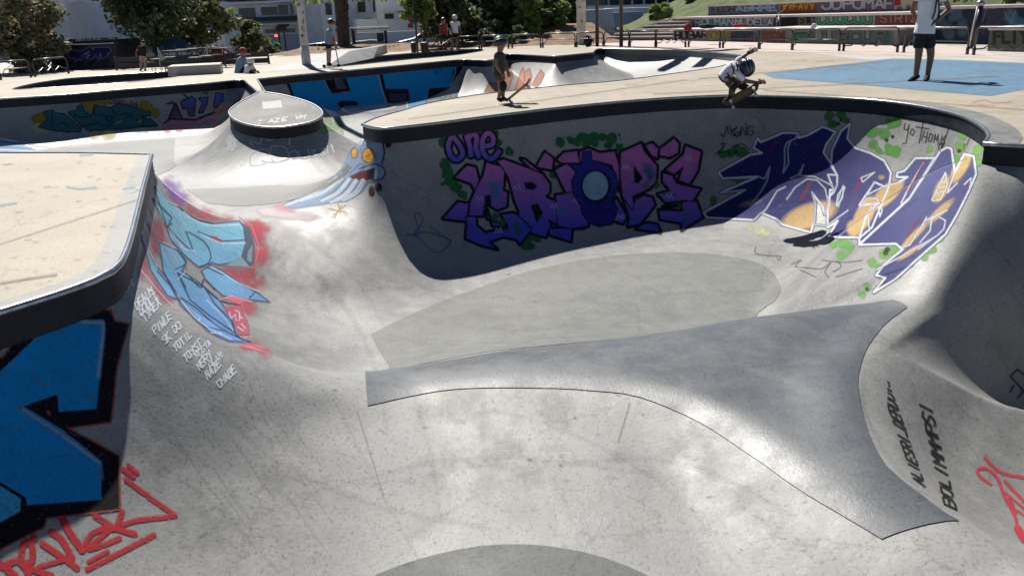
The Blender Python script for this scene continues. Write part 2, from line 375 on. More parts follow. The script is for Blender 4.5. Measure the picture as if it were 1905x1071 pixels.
fl = on((690, 622)) + on((722, 676)) + [(-1.1, 7.85), (0, 7.9), (1.2, 8.0), (2.3, 8.45)] + on((1410, 582), (1440, 562), (1452, 538), (1440, 510), (1402, 487), (1330, 474), (1250, 470), (1150, 475), (1050, 490), (950, 515), (850, 550), (770, 583))
fl = list(map(tuple, catmull([np.array(p) for p in fl], True, 6, {0, 1})))
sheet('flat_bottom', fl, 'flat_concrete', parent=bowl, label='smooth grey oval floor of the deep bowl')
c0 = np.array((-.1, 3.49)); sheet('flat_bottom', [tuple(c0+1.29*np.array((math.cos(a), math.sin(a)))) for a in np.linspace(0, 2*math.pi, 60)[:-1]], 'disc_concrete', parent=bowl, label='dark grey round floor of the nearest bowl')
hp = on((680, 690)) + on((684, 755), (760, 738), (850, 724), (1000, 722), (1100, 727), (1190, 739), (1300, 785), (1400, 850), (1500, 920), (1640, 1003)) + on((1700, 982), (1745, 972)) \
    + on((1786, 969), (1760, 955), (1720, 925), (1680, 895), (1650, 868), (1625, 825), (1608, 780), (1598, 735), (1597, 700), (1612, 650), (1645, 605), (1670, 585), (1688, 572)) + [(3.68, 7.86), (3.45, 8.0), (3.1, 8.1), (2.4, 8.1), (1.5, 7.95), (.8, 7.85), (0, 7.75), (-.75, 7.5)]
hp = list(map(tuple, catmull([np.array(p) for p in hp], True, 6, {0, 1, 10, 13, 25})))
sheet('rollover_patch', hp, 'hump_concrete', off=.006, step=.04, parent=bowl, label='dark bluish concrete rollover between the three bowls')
g1 = on((325, 258), (240, 262), (130, 270), (60, 282)) + [(-7.6, 14.2), (-7.6, 14.9)] + on((330, 308), (323, 300))
sheet('grey_floor_strip', g1, 'flat_concrete', parent=bowl, step=.12)
g2 = on((345, 352), (430, 350), (520, 344), (600, 336), (655, 312)) + on((640, 330), (600, 352), (560, 368), (500, 380), (440, 384), (385, 378))
sheet('grey_floor_strip', g2, 'flat_concrete', parent=bowl, step=.1)
# pool of blue paint on the deck, and trowelled edging on the near deck
concrete('blue_paint_ground', (.135, .26, .385), (.115, .22, .33), (.26, .36, .45), rough=.6, spec=.3)
bp_ = [P0(p)[0] for p in ((1420, 138), (1540, 123), (1660, 109.5), (1780, 112), (1905, 118))] + [(14.6, 21.4), (13.6, 19.0), (11.2, 16.6)] + [P0(p)[0] for p in ((1905, 167), (1842, 179), (1700, 167), (1560, 155), (1440, 146))]
sheet('painted_ground', bp_, 'blue_paint_ground', off=.004, step=.6, zf=lambda x, y: x*0)
tag(bpy.data.objects['painted_ground'], kind='structure')
def edging(pts, wdt, name='deck_edging'):
    L = catmull([np.array(p) for p in pts], False, 6); T = np.gradient(L, axis=0); T /= np.linalg.norm(T, axis=1)[:, None]
    nrm = np.stack([-T[:, 1], T[:, 0]], 1)
    A = L-nrm*.012*np.sign(wdt); B = L+nrm*wdt; n = len(L)
    V = np.column_stack([np.concatenate([A, B]), np.full(2*n, .004)]); f = [(i, i+1, n+i+1, n+i) if wdt < 0 else (i+n, i+n+1, i+1, i) for i in range(n-1)]
    o = mesh_obj(name, V, f, 'edge_concrete'); o.parent = deck
    return o
edging(P0((281, 288), (264, 350), (241, 440), (222, 487), (205, 503), (170, 521), (100, 546), (0, 577)), -.17)
edging(P0((1600, 184), (1700, 195), (1780, 212), (1825, 233), (1841, 252), (1832, 266)), .33)

# ------------------------------------------------------------------ painter: murals are painted sample by sample on the wall itself
def lin(c):
    c = np.asarray(c, float)/255.; return np.where(c <= .04045, c/12.92, ((c+.055)/1.055)**2.4)
def C_(c):
    if callable(c): return c
    l = lin(c); return lambda X, Y: l
def grad(c1, c2, y1, y2, ax=1):
    a, b = lin(c1), lin(c2)
    def f(X, Y):
        t = np.clip(((Y if ax else X)-y1)/(y2-y1), 0, 1)[..., None]; return a*(1-t)+b*t
    return f
def tr(o, s, pts): return [(o[0]+x/s, o[1]+y/s) for x, y in pts]
class Canvas:
    def __init__(self, x0, y0, x1, y1, step=1.25):
        self.xs = np.arange(x0, x1+step, step); self.ys = np.arange(y0, y1+step, step); self.st = step
        self.X, self.Y = np.meshgrid(self.xs, self.ys); self.c = np.zeros(self.X.shape+(3,)); self.a = np.zeros(self.X.shape)
        self.n1 = self._noise(9); self.n2 = self._noise(30)
    def _noise(self, sc):
        g = rng.random((int(np.ptp(self.ys)/sc)+3, int(np.ptp(self.xs)/sc)+3)); u = (self.X-self.xs[0])/sc; v = (self.Y-self.ys[0])/sc
        i = u.astype(int); j = v.astype(int); fu = u-i; fv = v-j; fu = fu*fu*(3-2*fu); fv = fv*fv*(3-2*fv)
        return (g[j, i]*(1-fu)+g[j, i+1]*fu)*(1-fv)+(g[j+1, i]*(1-fu)+g[j+1, i+1]*fu)*fv
    def win(self, P, pad):
        P = np.asarray(P); i0, i1 = np.searchsorted(self.xs, [P[:, 0].min()-pad, P[:, 0].max()+pad]); j0, j1 = np.searchsorted(self.ys, [P[:, 1].min()-pad, P[:, 1].max()+pad])
        return slice(j0, j1), slice(i0, i1)
    def dist(self, P, sl, closed):
        X = self.X[sl]; Y = self.Y[sl]; d = np.full(X.shape, 1e9); n = len(P)
        for i in range(n if closed else max(1, n-1)):
            a = P[i]; b = P[(i+1) % n]; ex, ey = b[0]-a[0], b[1]-a[1]; l = ex*ex+ey*ey+1e-9
            t = np.clip(((X-a[0])*ex+(Y-a[1])*ey)/l, 0, 1); d = np.minimum(d, (X-a[0]-t*ex)**2+(Y-a[1]-t*ey)**2)
        return np.sqrt(d)
    def put(self, sl, m, col):
        m = np.clip(m, 0, 1); c = C_(col)(self.X[sl], self.Y[sl]); a0 = self.a[sl]; ao = m+a0*(1-m)
        k = (m/np.maximum(ao, 1e-6))[..., None]; self.c[sl] = c*k+self.c[sl]*(1-k); self.a[sl] = ao
    def fill(self, P, col, a=1.0, soft=.8):
        sl = self.win(P, soft+2); P = np.asarray(P, float)
        if self.X[sl].size == 0: return
        d = self.dist(P, sl, True); ins = in_poly(self.X[sl], self.Y[sl], P); d = np.where(ins, d, -d)
        self.put(sl, a*np.clip(.5+d/(2*soft), 0, 1), col)
    def line(self, P, w, col, a=1.0, closed=False, soft=.7, curve=False):
        if curve: P = [tuple(q) for q in catmull([np.array(p, float) for p in P], closed, 8)]
        sl = self.win(P, w/2+soft+2)
        if self.X[sl].size == 0: return
        d = self.dist(P, sl, closed); self.put(sl, a*np.clip(.5+(w/2-d)/(2*soft), 0, 1), col)
    def spray(self, P, r, col, a=.8, ragged=.6):
        for x, y in P:
            sl = self.win([(x, y)], r*1.6)
            if self.X[sl].size == 0: continue
            d = np.hypot(self.X[sl]-x, self.Y[sl]-y)/r+(self.n1[sl]-.5)*ragged+(self.n2[sl]-.5)*ragged
            self.put(sl, a*np.clip((1.05-d)*3, 0, 1), col)
    def haze(self, P, r, col, a=.7, ragged=1.2):
        r = r*1.5
        for x, y in P:
            sl = self.win([(x, y)], r*1.8)
            if self.X[sl].size == 0: continue
            d = np.hypot(self.X[sl]-x, self.Y[sl]-y)/r+(self.n1[sl]-.5)*ragged*.6+(self.n2[sl]-.5)*ragged
            self.put(sl, a*.8*np.clip(1.2-d, 0, 1)**1.3, col)
    def emit(self, label, parent=None, wear=0.0, bv=None, off=.0035, name='graffiti_mural', maxd=.3):
        a = self.a; jj, ii = np.mgrid[0:a.shape[0]-1, 0:a.shape[1]-1]
        keep = np.maximum.reduce([a[:-1, :-1], a[1:, :-1], a[:-1, 1:], a[1:, 1:]]) > .03
        need = np.zeros(a.shape, bool); need[:-1, :-1] |= keep; need[1:, :-1] |= keep; need[:-1, 1:] |= keep; need[1:, 1:] |= keep
        id_ = np.full(a.shape, -1); J, I = np.nonzero(need)
        ds = rays(np.stack([self.X[J, I], self.Y[J, I]], 1)); o = Vector(CP); V = np.zeros((len(J), 3)); ok = np.zeros(len(J), bool); rc = (bv or BV).ray_cast
        for k, d in enumerate(ds.tolist()):
            h = rc(o, d)
            if h[0] is not None:
                n = h[1] if h[1].dot(d) < 0 else -h[1]; V[k] = h[0]+n*off; ok[k] = True
        id_[J, I] = np.where(ok, np.arange(len(J)), -1)
        q = np.stack([id_[:-1, :-1], id_[1:, :-1], id_[1:, 1:], id_[:-1, 1:]], -1)[keep]
        q = q[(q >= 0).all(1)]
        e = np.max(np.linalg.norm(V[q]-V[np.roll(q, 1, 1)], axis=2), 1); q = q[e < maxd]
        u = np.unique(q); rm = np.full(len(V), -1); rm[u] = np.arange(len(u))
        m = mesh_obj(name, V[u], rm[q], 'paint', parent or bowl)
        ca = m.data.attributes.new('paint', 'FLOAT_COLOR', 'POINT')
        ca.data.foreach_set('color', np.column_stack([self.c[J, I], a[J, I]])[u].astype(np.float32).ravel())
        m['label'] = label
        return m
m, t, p = newmat('paint')
c, r, b, *_n = concrete_nodes(t, *BOWL_C, rough=.74)
at = N(t, 'ShaderNodeAttribute', attribute_name='paint')
wr = N(t, 'ShaderNodeTexNoise', Scale=45, Detail=5, Roughness=.7); t.links.new(_n[0].outputs['Position'], wr.inputs['Vector'])
wf0 = ramp(t, wr.outputs[0], [(.33, .2), (.43, 1)]); mpw = N(t, 'ShaderNodeMapping'); mpw.inputs['Scale'].default_value = (4, 30, 9); mpw.inputs['Rotation'].default_value = (0, 0, .9); t.links.new(_n[0].outputs['Position'], mpw.inputs['Vector']); wr2 = N(t, 'ShaderNodeTexNoise', Scale=1.0, Detail=5, Roughness=.65); t.links.new(mpw.outputs[0], wr2.inputs['Vector'])
wfm = N(t, 'ShaderNodeMath', operation='MULTIPLY'); t.links.new(wf0, wfm.inputs[0]); t.links.new(ramp(t, wr2.outputs[0], [(.30, .45), (.42, 1)]), wfm.inputs[1]); wf = wfm.outputs[0]
ma = N(t, 'ShaderNodeMath', operation='MULTIPLY'); t.links.new(at.outputs['Alpha'], ma.inputs[0]); t.links.new(wf, ma.inputs[1])
pc = mixc(t, at.outputs['Color'], (.5, .5, .5), ramp(t, _n[2].outputs[0], [(.3, .38), (.6, 0)]), 'MULTIPLY')
pc = mixc(t, pc, (.80, .80, .80), 1.0, 'MULTIPLY')
t.links.new(pc, p.inputs['Base Color']); t.links.new(r, p.inputs['Roughness']); t.links.new(b, p.inputs['Normal'])
tb = N(t, 'ShaderNodeBsdfTransparent'); mx = N(t, 'ShaderNodeMixShader'); t.links.new(ma.outputs[0], mx.inputs[0]); t.links.new(tb.outputs[0], mx.inputs[1]); t.links.new(p.outputs[0], mx.inputs[2]); t.links.new(mx.outputs[0], t.nodes['Material Output'].inputs[0])
p.inputs['Specular IOR Level'].default_value = .15

# a small stroke alphabet, on a grid 4 wide and 6 high
def _p(s):
    out = []
    for q in s.split():
        out.append([(int(q[i]), int(q[i+1])) for i in range(0, len(q)-1, 2)])
    return out
FONT = {k: _p(v) for k, v in {
 'A': '002640 1232', 'B': '000636454333 033342413000', 'C': '4536160501103041', 'D': '00062644422000', 'E': '46060040 0333', 'F': '460600 0333',
 'G': '453616050110304143 2343', 'H': '0006 4046 0343', 'I': '2026', 'J': '464130100102', 'K': '0006 460340', 'L': '060040', 'M': '0006234640', 'N': '00064046',
 'O': '163645413010010516', 'P': '000636454303', 'Q': '163645413010010516 2240', 'R': '000636454303 2340', 'S': '4536160504424130 301001', 'T': '0646 2026', 'U': '060110304146',
 'V': '062046', 'W': '0610233046', 'X': '0640 0046', 'Y': '0623 4620', 'Z': '06460040', '0': '163645413010010516', '1': '152620', '2': '05163645440040', '3': '051636452333 33424130 1001',
 '4': '30360242', '5': '4606043342413010', '6': '361605011030414333', '!': '2622 2120', '-': '1333', '.': '2021', '_': '0040', '*': '0343 1135 1531', '?': '051636452322 2120'}.items()}
def write(cv, s, o, adv, up, w, col, a=1.0, slant=.0, jit=.25, h=6.0):
    """letters along adv (one letter step, px) with the height vector up (px)"""
    rr = random.Random(len(s)*7+int(o[0]))
    for i, ch in enumerate(s):
        for st in FONT.get(ch.upper(), []):
            P = []
            for x, y in st:
                u = i+(x/4)*.78+slant*y/6+rr.uniform(-jit, jit)*.15; v = y/h+rr.uniform(-jit, jit)*.12
                P.append((o[0]+adv[0]*u+up[0]*v, o[1]+adv[1]*u+up[1]*v))
            if len(P) == 1: P.append(P[0])
            cv.line(P, w, col, a)

# ------------------------------------------------------------------ murals
BLK = (20, 22, 30); WHT = (225, 230, 238)
# 1. big purple piece on the shaded back wall
cv = Canvas(730, 228, 1335, 470, 1.2)
GRN = (38, 112, 62)
A = lambda *p: tr((820, 230), 4.464, p)
B_ = lambda *p: tr((1070, 240), 4.87, p)
cv.spray(A((40, 330), (60, 400), (90, 470), (130, 540), (180, 590), (30, 150), (440, 90), (470, 170), (500, 230), (560, 240)), 11, GRN, .9)
cv.spray(A((1000, 160), (1080, 140), (1150, 120), (1200, 110), (980, 290), (960, 380), (940, 420)), 10, GRN, .9)
cv.spray(B_((20, 120), (90, 80), (170, 60), (250, 80), (330, 90), (400, 170), (300, 140), (180, 130), (100, 140)), 11, GRN, .95)
cv.spray(B_((400, 60), (410, 100)) + A((20, 440), (15, 500)), 3.5, GRN, .7)
cv.spray(A((740, 950), (800, 960), (760, 1020), (700, 1010)), 9, GRN, .85)
G1 = grad((198, 118, 188), (84, 86, 205), 300, 420)
S_ = [A((112, 450), (215, 345), (290, 362), (318, 470), (285, 570), (250, 500), (125, 455)),
      A((15, 790), (140, 650), (232, 665), (215, 815)),
      A((205, 775), (290, 772), (300, 850), (370, 905), (560, 870), (385, 790), (378, 705), (430, 850), (560, 860), (500, 755), (600, 740), (640, 760), (760, 880), (705, 940), (655, 1005), (630, 965), (520, 940), (400, 985), (470, 1045), (330, 1010), (205, 955), (215, 850)),
      A((375, 322), (500, 355), (530, 400), (520, 560), (555, 570), (548, 690), (470, 720), (415, 690), (410, 600), (375, 600), (350, 770), (232, 765), (240, 655), (300, 520), (350, 430)),
      A((465, 310), (520, 295), (730, 372), (840, 415), (905, 500), (905, 570), (870, 610), (1060, 690), (1215, 760), (1185, 870), (1000, 862), (895, 800), (915, 850), (870, 945), (740, 905), (755, 870), (640, 760), (650, 735), (610, 640), (560, 450), (530, 400)),
      A((660, 290), (700, 300), (850, 420), (740, 370)), A((790, 362), (862, 235), (935, 290), (925, 388)), A((900, 870), (1090, 870), (1082, 980), (900, 925)),
      A((945, 385), (1050, 330), (1120, 400), (1115, 575), (1040, 578), (990, 480)),
      A((960, 300), (1020, 240), (1130, 225), (1160, 330), (1060, 330), (1000, 330)),
      B_((40, 200), (125, 175), (220, 215), (360, 200), (400, 340), (400, 560), (330, 330), (180, 290), (40, 300)),
      B_((410, 212), (600, 128), (625, 200), (742, 335), (735, 470), (680, 540), (520, 612), (545, 742), (480, 752), (425, 610), (405, 420)),
      B_((545, 640), (620, 600), (700, 620), (722, 690), (640, 800), (575, 870), (478, 885), (490, 800), (430, 620), (520, 742)),
      B_((630, 150), (700, 125), (752, 180), (745, 270), (690, 240)),
      B_((765, 180), (870, 105), (890, 80), (940, 130), (935, 215), (855, 262), (765, 242)),
      B_((1000, 150), (1142, 205), (1112, 380), (1035, 505), (935, 465), (975, 350), (900, 412), (815, 372), (980, 230)),
      B_((790, 395), (880, 422), (920, 495), (1135, 545), (1035, 705), (1008, 650), (818, 668), (745, 592), (860, 560), (790, 480)),
      B_((755, 735), (970, 745), (965, 660), (1100, 655), (1155, 800), (965, 920), (965, 855), (770, 820)),
      B_((550, 905), (640, 850), (745, 865), (772, 940)), B_((340, 700), (370, 620), (470, 790), (430, 860), (330, 830)),
      B_((-180, 600), (30, 560), (100, 730), (120, 880), (-20, 905), (-160, 880))]
for P in S_: cv.line(P, 7.5, BLK, closed=True)
for P in S_:
    cv.fill(P, G1); cv.line(P, 2.3, BLK, closed=True)
# lettering: "one"
G0 = grad((196, 124, 196), (88, 92, 212), 246, 296)
O1 = [A((90, 105), (62, 190), (85, 275), (140, 300), (180, 250), (155, 180), (110, 120)), A((215, 110), (240, 190), (250, 265)), A((228, 130), (262, 88), (298, 118), (290, 200), (312, 272)), A((352, 190), (428, 172), (428, 105), (385, 82), (350, 130), (345, 215), (385, 285), (440, 285), (480, 235))]
for wd, col in ((17, BLK), (8.6, G0)):
    for k, P in enumerate(O1): cv.line(P, wd, col, closed=(k == 0), curve=True)
for P in (A((690, 490), (760, 485), (800, 520), (770, 552), (705, 545)), A((745, 680), (805, 665), (850, 745), (795, 825), (770, 745)), B_((530, 325), (612, 445), (575, 490), (535, 490)), B_((775, 690), (930, 680), (940, 712), (780, 730)), B_((905, 470), (975, 350), (935, 470)), A((390, 600), (412, 610), (400, 690), (375, 690))):
    cv.fill(P, BLK)
for P, c_ in ((A((385, 480), (500, 480), (495, 640), (420, 620)), (48, 120, 175)), (A((960, 690), (1030, 700), (1010, 780), (950, 760)), (52, 120, 185)), (B_((600, 310), (690, 310), (735, 420), (660, 500), (640, 420)), (50, 105, 170)), (B_((770, 590), (900, 580), (900, 640), (820, 660)), (72, 125, 190))):
    cv.fill(P, c_, .75, 3)
cv.spray(B_((650, 380), (680, 430), (640, 520), (990, 770), (1000, 830), (950, 700), (740, 510)) + A((450, 780), (500, 820), (620, 850), (650, 900)), 7, GRN, .7)
zz = [(-.5, .3), (-.25, -.4), (0, .35), (.25, -.5), (.5, .4)]
for cx, cy in A((630, 535), (320, 625), (480, 890), (940, 690), (1130, 640)) + B_((460, 350), (1020, 270), (850, 610), (410, 800)):
    cv.line([(cx+14*u, cy+11*v) for u, v in zz], 1.3, (190, 205, 232), .9)
# the round letter in the middle: a plain hooded disc (kept generic)
hood = B_((70, 210), (140, 205), (145, 290), (260, 320), (360, 400), (385, 520), (330, 660), (380, 720), (330, 860), (220, 880), (130, 850), (60, 760), (60, 700), (-10, 600), (-30, 470), (20, 380), (-60, 320), (60, 330))
cv.line(hood, 4.5, BLK, closed=True); cv.fill(hood, grad((52, 52, 165), (38, 38, 135), 290, 420))
cv.fill([(1070+(185+135*math.cos(a))/4.87, 240+(520+150*math.sin(a))/4.87) for a in np.linspace(0, 6.28, 26)[:-1]], BLK)
cv.fill([(1070+(183+115*math.cos(a))/4.87, 240+(516+130*math.sin(a))/4.87) for a in np.linspace(0, 6.28, 26)[:-1]], (150, 190, 212))
cv.line(B_((85, 640), (180, 700), (290, 640)), 2, BLK, curve=True); cv.line(B_((90, 760), (200, 750), (320, 740)), 2, BLK, curve=True)
# faint blue scribble at the left
cv.line([(755, 437), (778, 432), (772, 402), (780, 398), (786, 412), (768, 440), (790, 432), (838, 448), (812, 470), (775, 440)], 2.2, (70, 80, 175), .55, curve=True)
cv.line([(798, 420), (838, 448), (832, 462)], 2.0, (70, 80, 175), .5)
cv.emit('purple and blue graffiti lettering with black outline and green splashes on the shaded wall')
# 2. navy and gold piece at the right end
cv = Canvas(1300, 205, 1850, 560, 1.2)
A = lambda *p: tr((1300, 210), 4.464, p)
B_ = lambda *p: tr((1540, 220), 3.15, p)
LG = (120, 185, 85)
cv.spray(A((1080, 30), (1110, 90), (1190, 30), (1230, 70), (300, 530), (340, 560), (120, 740), (250, 330), (300, 300), (360, 330), (200, 340)), 11, (60, 128, 60), .85)
cv.spray(B_((260, 90), (270, 150), (300, 190), (370, 30), (400, 20), (350, 170), (400, 190), (330, 90)), 12, (92, 160, 70), .85)
cv.spray(B_((795, 50), (790, 100), (770, 170), (760, 240), (880, 190), (870, 260), (600, 180), (745, 270)), 9, (118, 178, 78), .85)
cv.spray(B_((30, 740), (80, 730), (130, 760), (80, 800), (260, 850), (330, 800), (390, 770), (420, 740), (300, 870), (230, 990), (200, 1030), (600, 760), (560, 800), (650, 690)), 10, LG, .6)
cv.spray(A((420, 950), (500, 980), (560, 1000)), 8, (215, 220, 170), .6)
cv.spray(B_((380, 110), (345, 130), (770, 190), (340, 790), (350, 770), (230, 1000)) + A((250, 340), (310, 330), (1180, 60), (1160, 90)), 4.5, (35, 42, 35), .8)
NV = (38, 40, 104)
def NG(X, Y):
    # navy letters with worn gold bellies sprayed into them
    a, b = lin((44, 46, 112)), lin((206, 172, 116)); q = np.zeros(np.shape(X))
    for cx, cy, rx, ry, th, k in ((1505, 402, 62, 26, -.35, 1.3), (1475, 425, 40, 12, -.4, 1.0), (1608, 400, 42, 18, -1.1, 1.4), (1650, 362, 46, 17, -.75, 1.4), (1590, 425, 20, 22, 0, 1.0), (1752, 352, 34, 15, -1.1, 1.1), (1788, 310, 40, 14, -1.05, 1.3), (1748, 395, 50, 11, -.75, .9), (1700, 440, 60, 9, -.8, .9), (1692, 470, 40, 7, -.6, .9), (1395, 378, 50, 14, -.3, .55), (1480, 268, 14, 12, 0, .45), (1640, 330, 14, 10, 0, .6)):
        u = (X-cx)*math.cos(th)+(Y-cy)*math.sin(th); v = -(X-cx)*math.sin(th)+(Y-cy)*math.cos(th); q = np.maximum(q, np.clip(k*np.exp(-((u/rx)**2+(v/ry)**2)*1.2)*3.2-1.25, 0, 1)*.95)
    q = q[..., None]; c2 = lin((84, 88, 134)); t_ = np.clip((X-1540)/150, 0, 1)[..., None]  # paler navy towards the right: sunlight on the wall put into the paint colour
    return (a*(1-t_)+c2*t_)*(1-q)+b*q
K1 = A((165, 495), (300, 420), (430, 350), (525, 335), (455, 290), (490, 215), (515, 245), (600, 210), (700, 168), (830, 172), (825, 210), (900, 190), (1030, 118), (1135, 160), (1060, 260), (1035, 330), (1110, 440), (1150, 520), (1150, 600), (1130, 640), (1090, 640), (1085, 760), (1045, 845), (1030, 780), (940, 660), (970, 760), (960, 900), (930, 990), (880, 980), (700, 930), (640, 880), (520, 830), (460, 890), (70, 870), (40, 830), (390, 640), (180, 665), (500, 530), (200, 545))
B1 = B_((130, 35), (80, 75), (25, 190), (20, 280), (55, 335), (0, 330), (40, 430), (0, 470), (0, 560), (0, 640), (60, 600), (5, 695), (190, 700), (260, 640), (360, 400), (370, 320), (330, 250), (250, 205), (160, 175), (115, 120))
L1 = B_((185, 510), (275, 375), (330, 400), (410, 380), (470, 345), (405, 345), (410, 320), (450, 310), (515, 235), (625, 235), (480, 470), (185, 740), (190, 690), (230, 560), (300, 500))
A1 = B_((185, 742), (480, 470), (660, 195), (700, 172), (725, 180), (745, 320), (800, 210), (855, 225), (868, 330), (830, 420), (760, 560), (690, 680), (520, 830), (400, 940), (270, 1020), (340, 935), (285, 920), (330, 860), (440, 770), (400, 735))
for P in (K1, B1, L1, A1): cv.line(P, 6.5, BLK, closed=True)
for P in (K1, B1, L1, A1): cv.line(P, 4.4, WHT, closed=True)
for P in (K1, B1, L1, A1): cv.fill([q for q in P], NG)
for P in (K1, B1, L1, A1): cv.line(P, 3.2, WHT, .95, closed=True)
for P, cl in ((A((830, 172), (800, 215), (730, 250), (712, 300), (715, 420), (700, 500), (745, 430), (740, 300), (760, 240)), False), (A((500, 530), (545, 550), (590, 450), (570, 560), (520, 650), (430, 770)), False), (A((390, 640), (180, 665)), False),
              (A((760, 545), (830, 515), (870, 430), (840, 520), (960, 530), (1100, 600), (1130, 650), (1150, 590)), False), (A((730, 720), (800, 620), (900, 550), (980, 560), (1050, 630), (1075, 740), (1045, 840)), False), (A((460, 890), (560, 800), (650, 650), (720, 615)), False),
              (A((940, 660), (970, 760), (960, 930), (1060, 940), (1240, 810)), False), (A((1200, 605), (1215, 620), (1160, 780), (1140, 770), (1200, 605)), True), (A((650, 880), (680, 930)), False)):
    cv.line(P, 4.2, BLK, .8); cv.line(P, 2.6, (190, 200, 222), .95)
for P, cl in ((B_((195, 350), (275, 318), (205, 375)), True), (B_((95, 400), (60, 450), (50, 515), (85, 470)), True), (B_((245, 660), (235, 560), (260, 505), (300, 520), (305, 580)), False), (B_((185, 530), (230, 470), (290, 470), (320, 540), (305, 580)), False), (B_((275, 375), (230, 450), (330, 400), (410, 380)), False),
              (B_((480, 470), (620, 240)), False), (B_((430, 500), (480, 400), (560, 260)), False), (B_((610, 480), (690, 320), (700, 400), (660, 480), (615, 485)), True), (B_((640, 440), (690, 430)), False), (B_((655, 410), (695, 400)), False), (B_((665, 380), (695, 372)), False),
              (B_((575, 600), (700, 540), (610, 590), (600, 660), (540, 730)), False), (B_((650, 580), (690, 600), (680, 650), (640, 690), (530, 770)), False), (B_((580, 580), (560, 620), (480, 745), (440, 755)), False), (B_((800, 390), (840, 350), (830, 420)), False), (B_((285, 890), (520, 760), (640, 690)), False), (B_((745, 320), (700, 440), (760, 380)), False)):
    cv.line(P, 3.4, BLK, .7, closed=cl); cv.line(P, 2.1, WHT, .95, closed=cl)
for P in (B_((560, 250), (520, 350), (470, 430)), B_((540, 590), (470, 680)), B_((180, 350), (190, 390), (150, 430)), A((640, 230), (600, 330)), A((930, 570), (860, 710)), A((910, 620), (840, 720)), B_((830, 380), (815, 400))):
    cv.line(P, 3.4, (140, 30, 48), .8, soft=1.6)
for P in (B_((470, 400), (360, 470)), B_((530, 470), (440, 540)), A((650, 620), (500, 860))): cv.line(P, 1.1, BLK, .8)
# tags
for P in ([(1341, 250), (1347, 254), (1352, 236), (1355, 250)], [(1358, 234), (1362, 246), (1372, 236), (1360, 246), (1372, 256)], [(1372, 246), (1366, 250), (1372, 253), (1377, 243), (1377, 254)], [(1378, 252), (1380, 236), (1388, 252), (1388, 231)], [(1402, 236), (1394, 236), (1391, 248), (1398, 252), (1402, 244), (1395, 244)], [(1330, 288), (1345, 276), (1342, 268), (1349, 270), (1336, 284), (1352, 282), (1378, 268), (1393, 278)]):
    cv.line(P, 1.7, BLK, .9, curve=True)
for P in ([(1684, 230), (1682, 240), (1688, 242), (1692, 232), (1686, 266), (1680, 268)], [(1697, 240), (1693, 248), (1698, 252), (1702, 244), (1697, 240)], [(1704, 236), (1728, 240)], [(1718, 228), (1710, 266)], [(1720, 244), (1714, 262)], [(1726, 246), (1722, 266)], [(1719, 254), (1725, 256)], [(1731, 248), (1727, 262), (1732, 264), (1736, 252), (1731, 248)], [(1737, 266), (1740, 250), (1742, 262), (1746, 250), (1745, 270)], [(1746, 278), (1753, 252), (1752, 276)], [(1748, 268), (1753, 268)], [(1760, 252), (1755, 258), (1758, 266), (1751, 276)], [(1765, 240), (1752, 276)], [(1749, 280), (1750, 282)]):
    cv.line(P, 1.7, BLK, .9)
for P in ([(1804, 258), (1798, 272)], [(1795, 268), (1793, 278)]): cv.line(P, 1.6, (50, 50, 60), .8)
for P in ([(1406, 460), (1408, 473), (1452, 477)], [(1445, 480), (1450, 484), (1453, 478)], [(1472, 492), (1490, 484), (1480, 496), (1504, 498)], [(1500, 498), (1528, 500), (1546, 488), (1535, 505), (1542, 516)], [(1556, 484), (1565, 496), (1550, 506)], [(1530, 484), (1570, 488), (1604, 484)], [(1488, 502), (1518, 515)], [(1556, 515), (1604, 500)]):
    cv.line(P, 1.3, (90, 84, 84), .8, curve=True)
cv.emit('navy and gold graffiti lettering with white outlines on the curved right end wall')
# 3. cyan piece on the near left wall
cv = Canvas(236, 300, 520, 690, 1.2)
A = lambda *p: tr((200, 290), 2.611, p)
RD = (196, 92, 112)
cv.haze(A((740, 380), (760, 440), (740, 500), (700, 360), (680, 580), (720, 620), (600, 570)), 14, (200, 70, 88), .75, 1.0)
cv.haze(A((400, 270), (460, 290), (520, 300), (580, 310), (340, 240)), 11, RD, .7, .9)
cv.haze(A((660, 730), (690, 750), (640, 700), (700, 930), (750, 950), (680, 920)), 10, (205, 84, 100), .7, .9)
cv.haze(A((230, 400), (250, 440), (210, 460), (190, 530), (240, 360), (270, 330), (230, 600), (260, 640), (290, 690), (180, 570)), 11, (176, 96, 112), .7, .8)
cv.haze(A((300, 150), (330, 180), (350, 210), (280, 130)), 9, (140, 100, 180), .6)
CY = grad((134, 196, 214), (104, 150, 214), 380, 640)
OUT = (44, 58, 78)
P_ = [A((230, 150), (300, 230), (360, 260), (430, 310), (520, 330), (640, 318), (665, 350), (672, 420), (650, 500), (600, 520), (540, 530), (510, 520), (440, 540), (380, 490), (300, 400), (290, 350), (240, 200)),
      A((220, 210), (310, 300), (290, 350), (250, 280)), A((500, 530), (560, 560), (660, 630), (720, 660), (785, 710), (690, 700), (560, 680), (480, 610), (455, 560)),
      A((160, 380), (230, 530), (300, 610), (350, 700), (290, 680), (210, 560)), A((250, 420), (340, 460), (380, 520), (360, 560), (450, 620), (540, 700), (600, 780), (620, 860), (640, 880), (560, 850), (470, 830), (390, 750), (330, 680), (270, 560)),
      A((340, 680), (430, 740), (520, 820), (600, 870), (700, 905), (590, 900), (500, 860), (420, 790), (350, 720)), A((340, 570), (470, 640), (520, 720), (600, 800), (620, 860), (500, 780), (400, 700))]
for P in P_: cv.line(P, 4.2, (222, 190, 205), .8, closed=True)
for P in P_: cv.line(P, 2.8, OUT, closed=True); cv.fill(P, CY)
for P in P_: cv.line(P, 2.4, OUT, .85, closed=True)
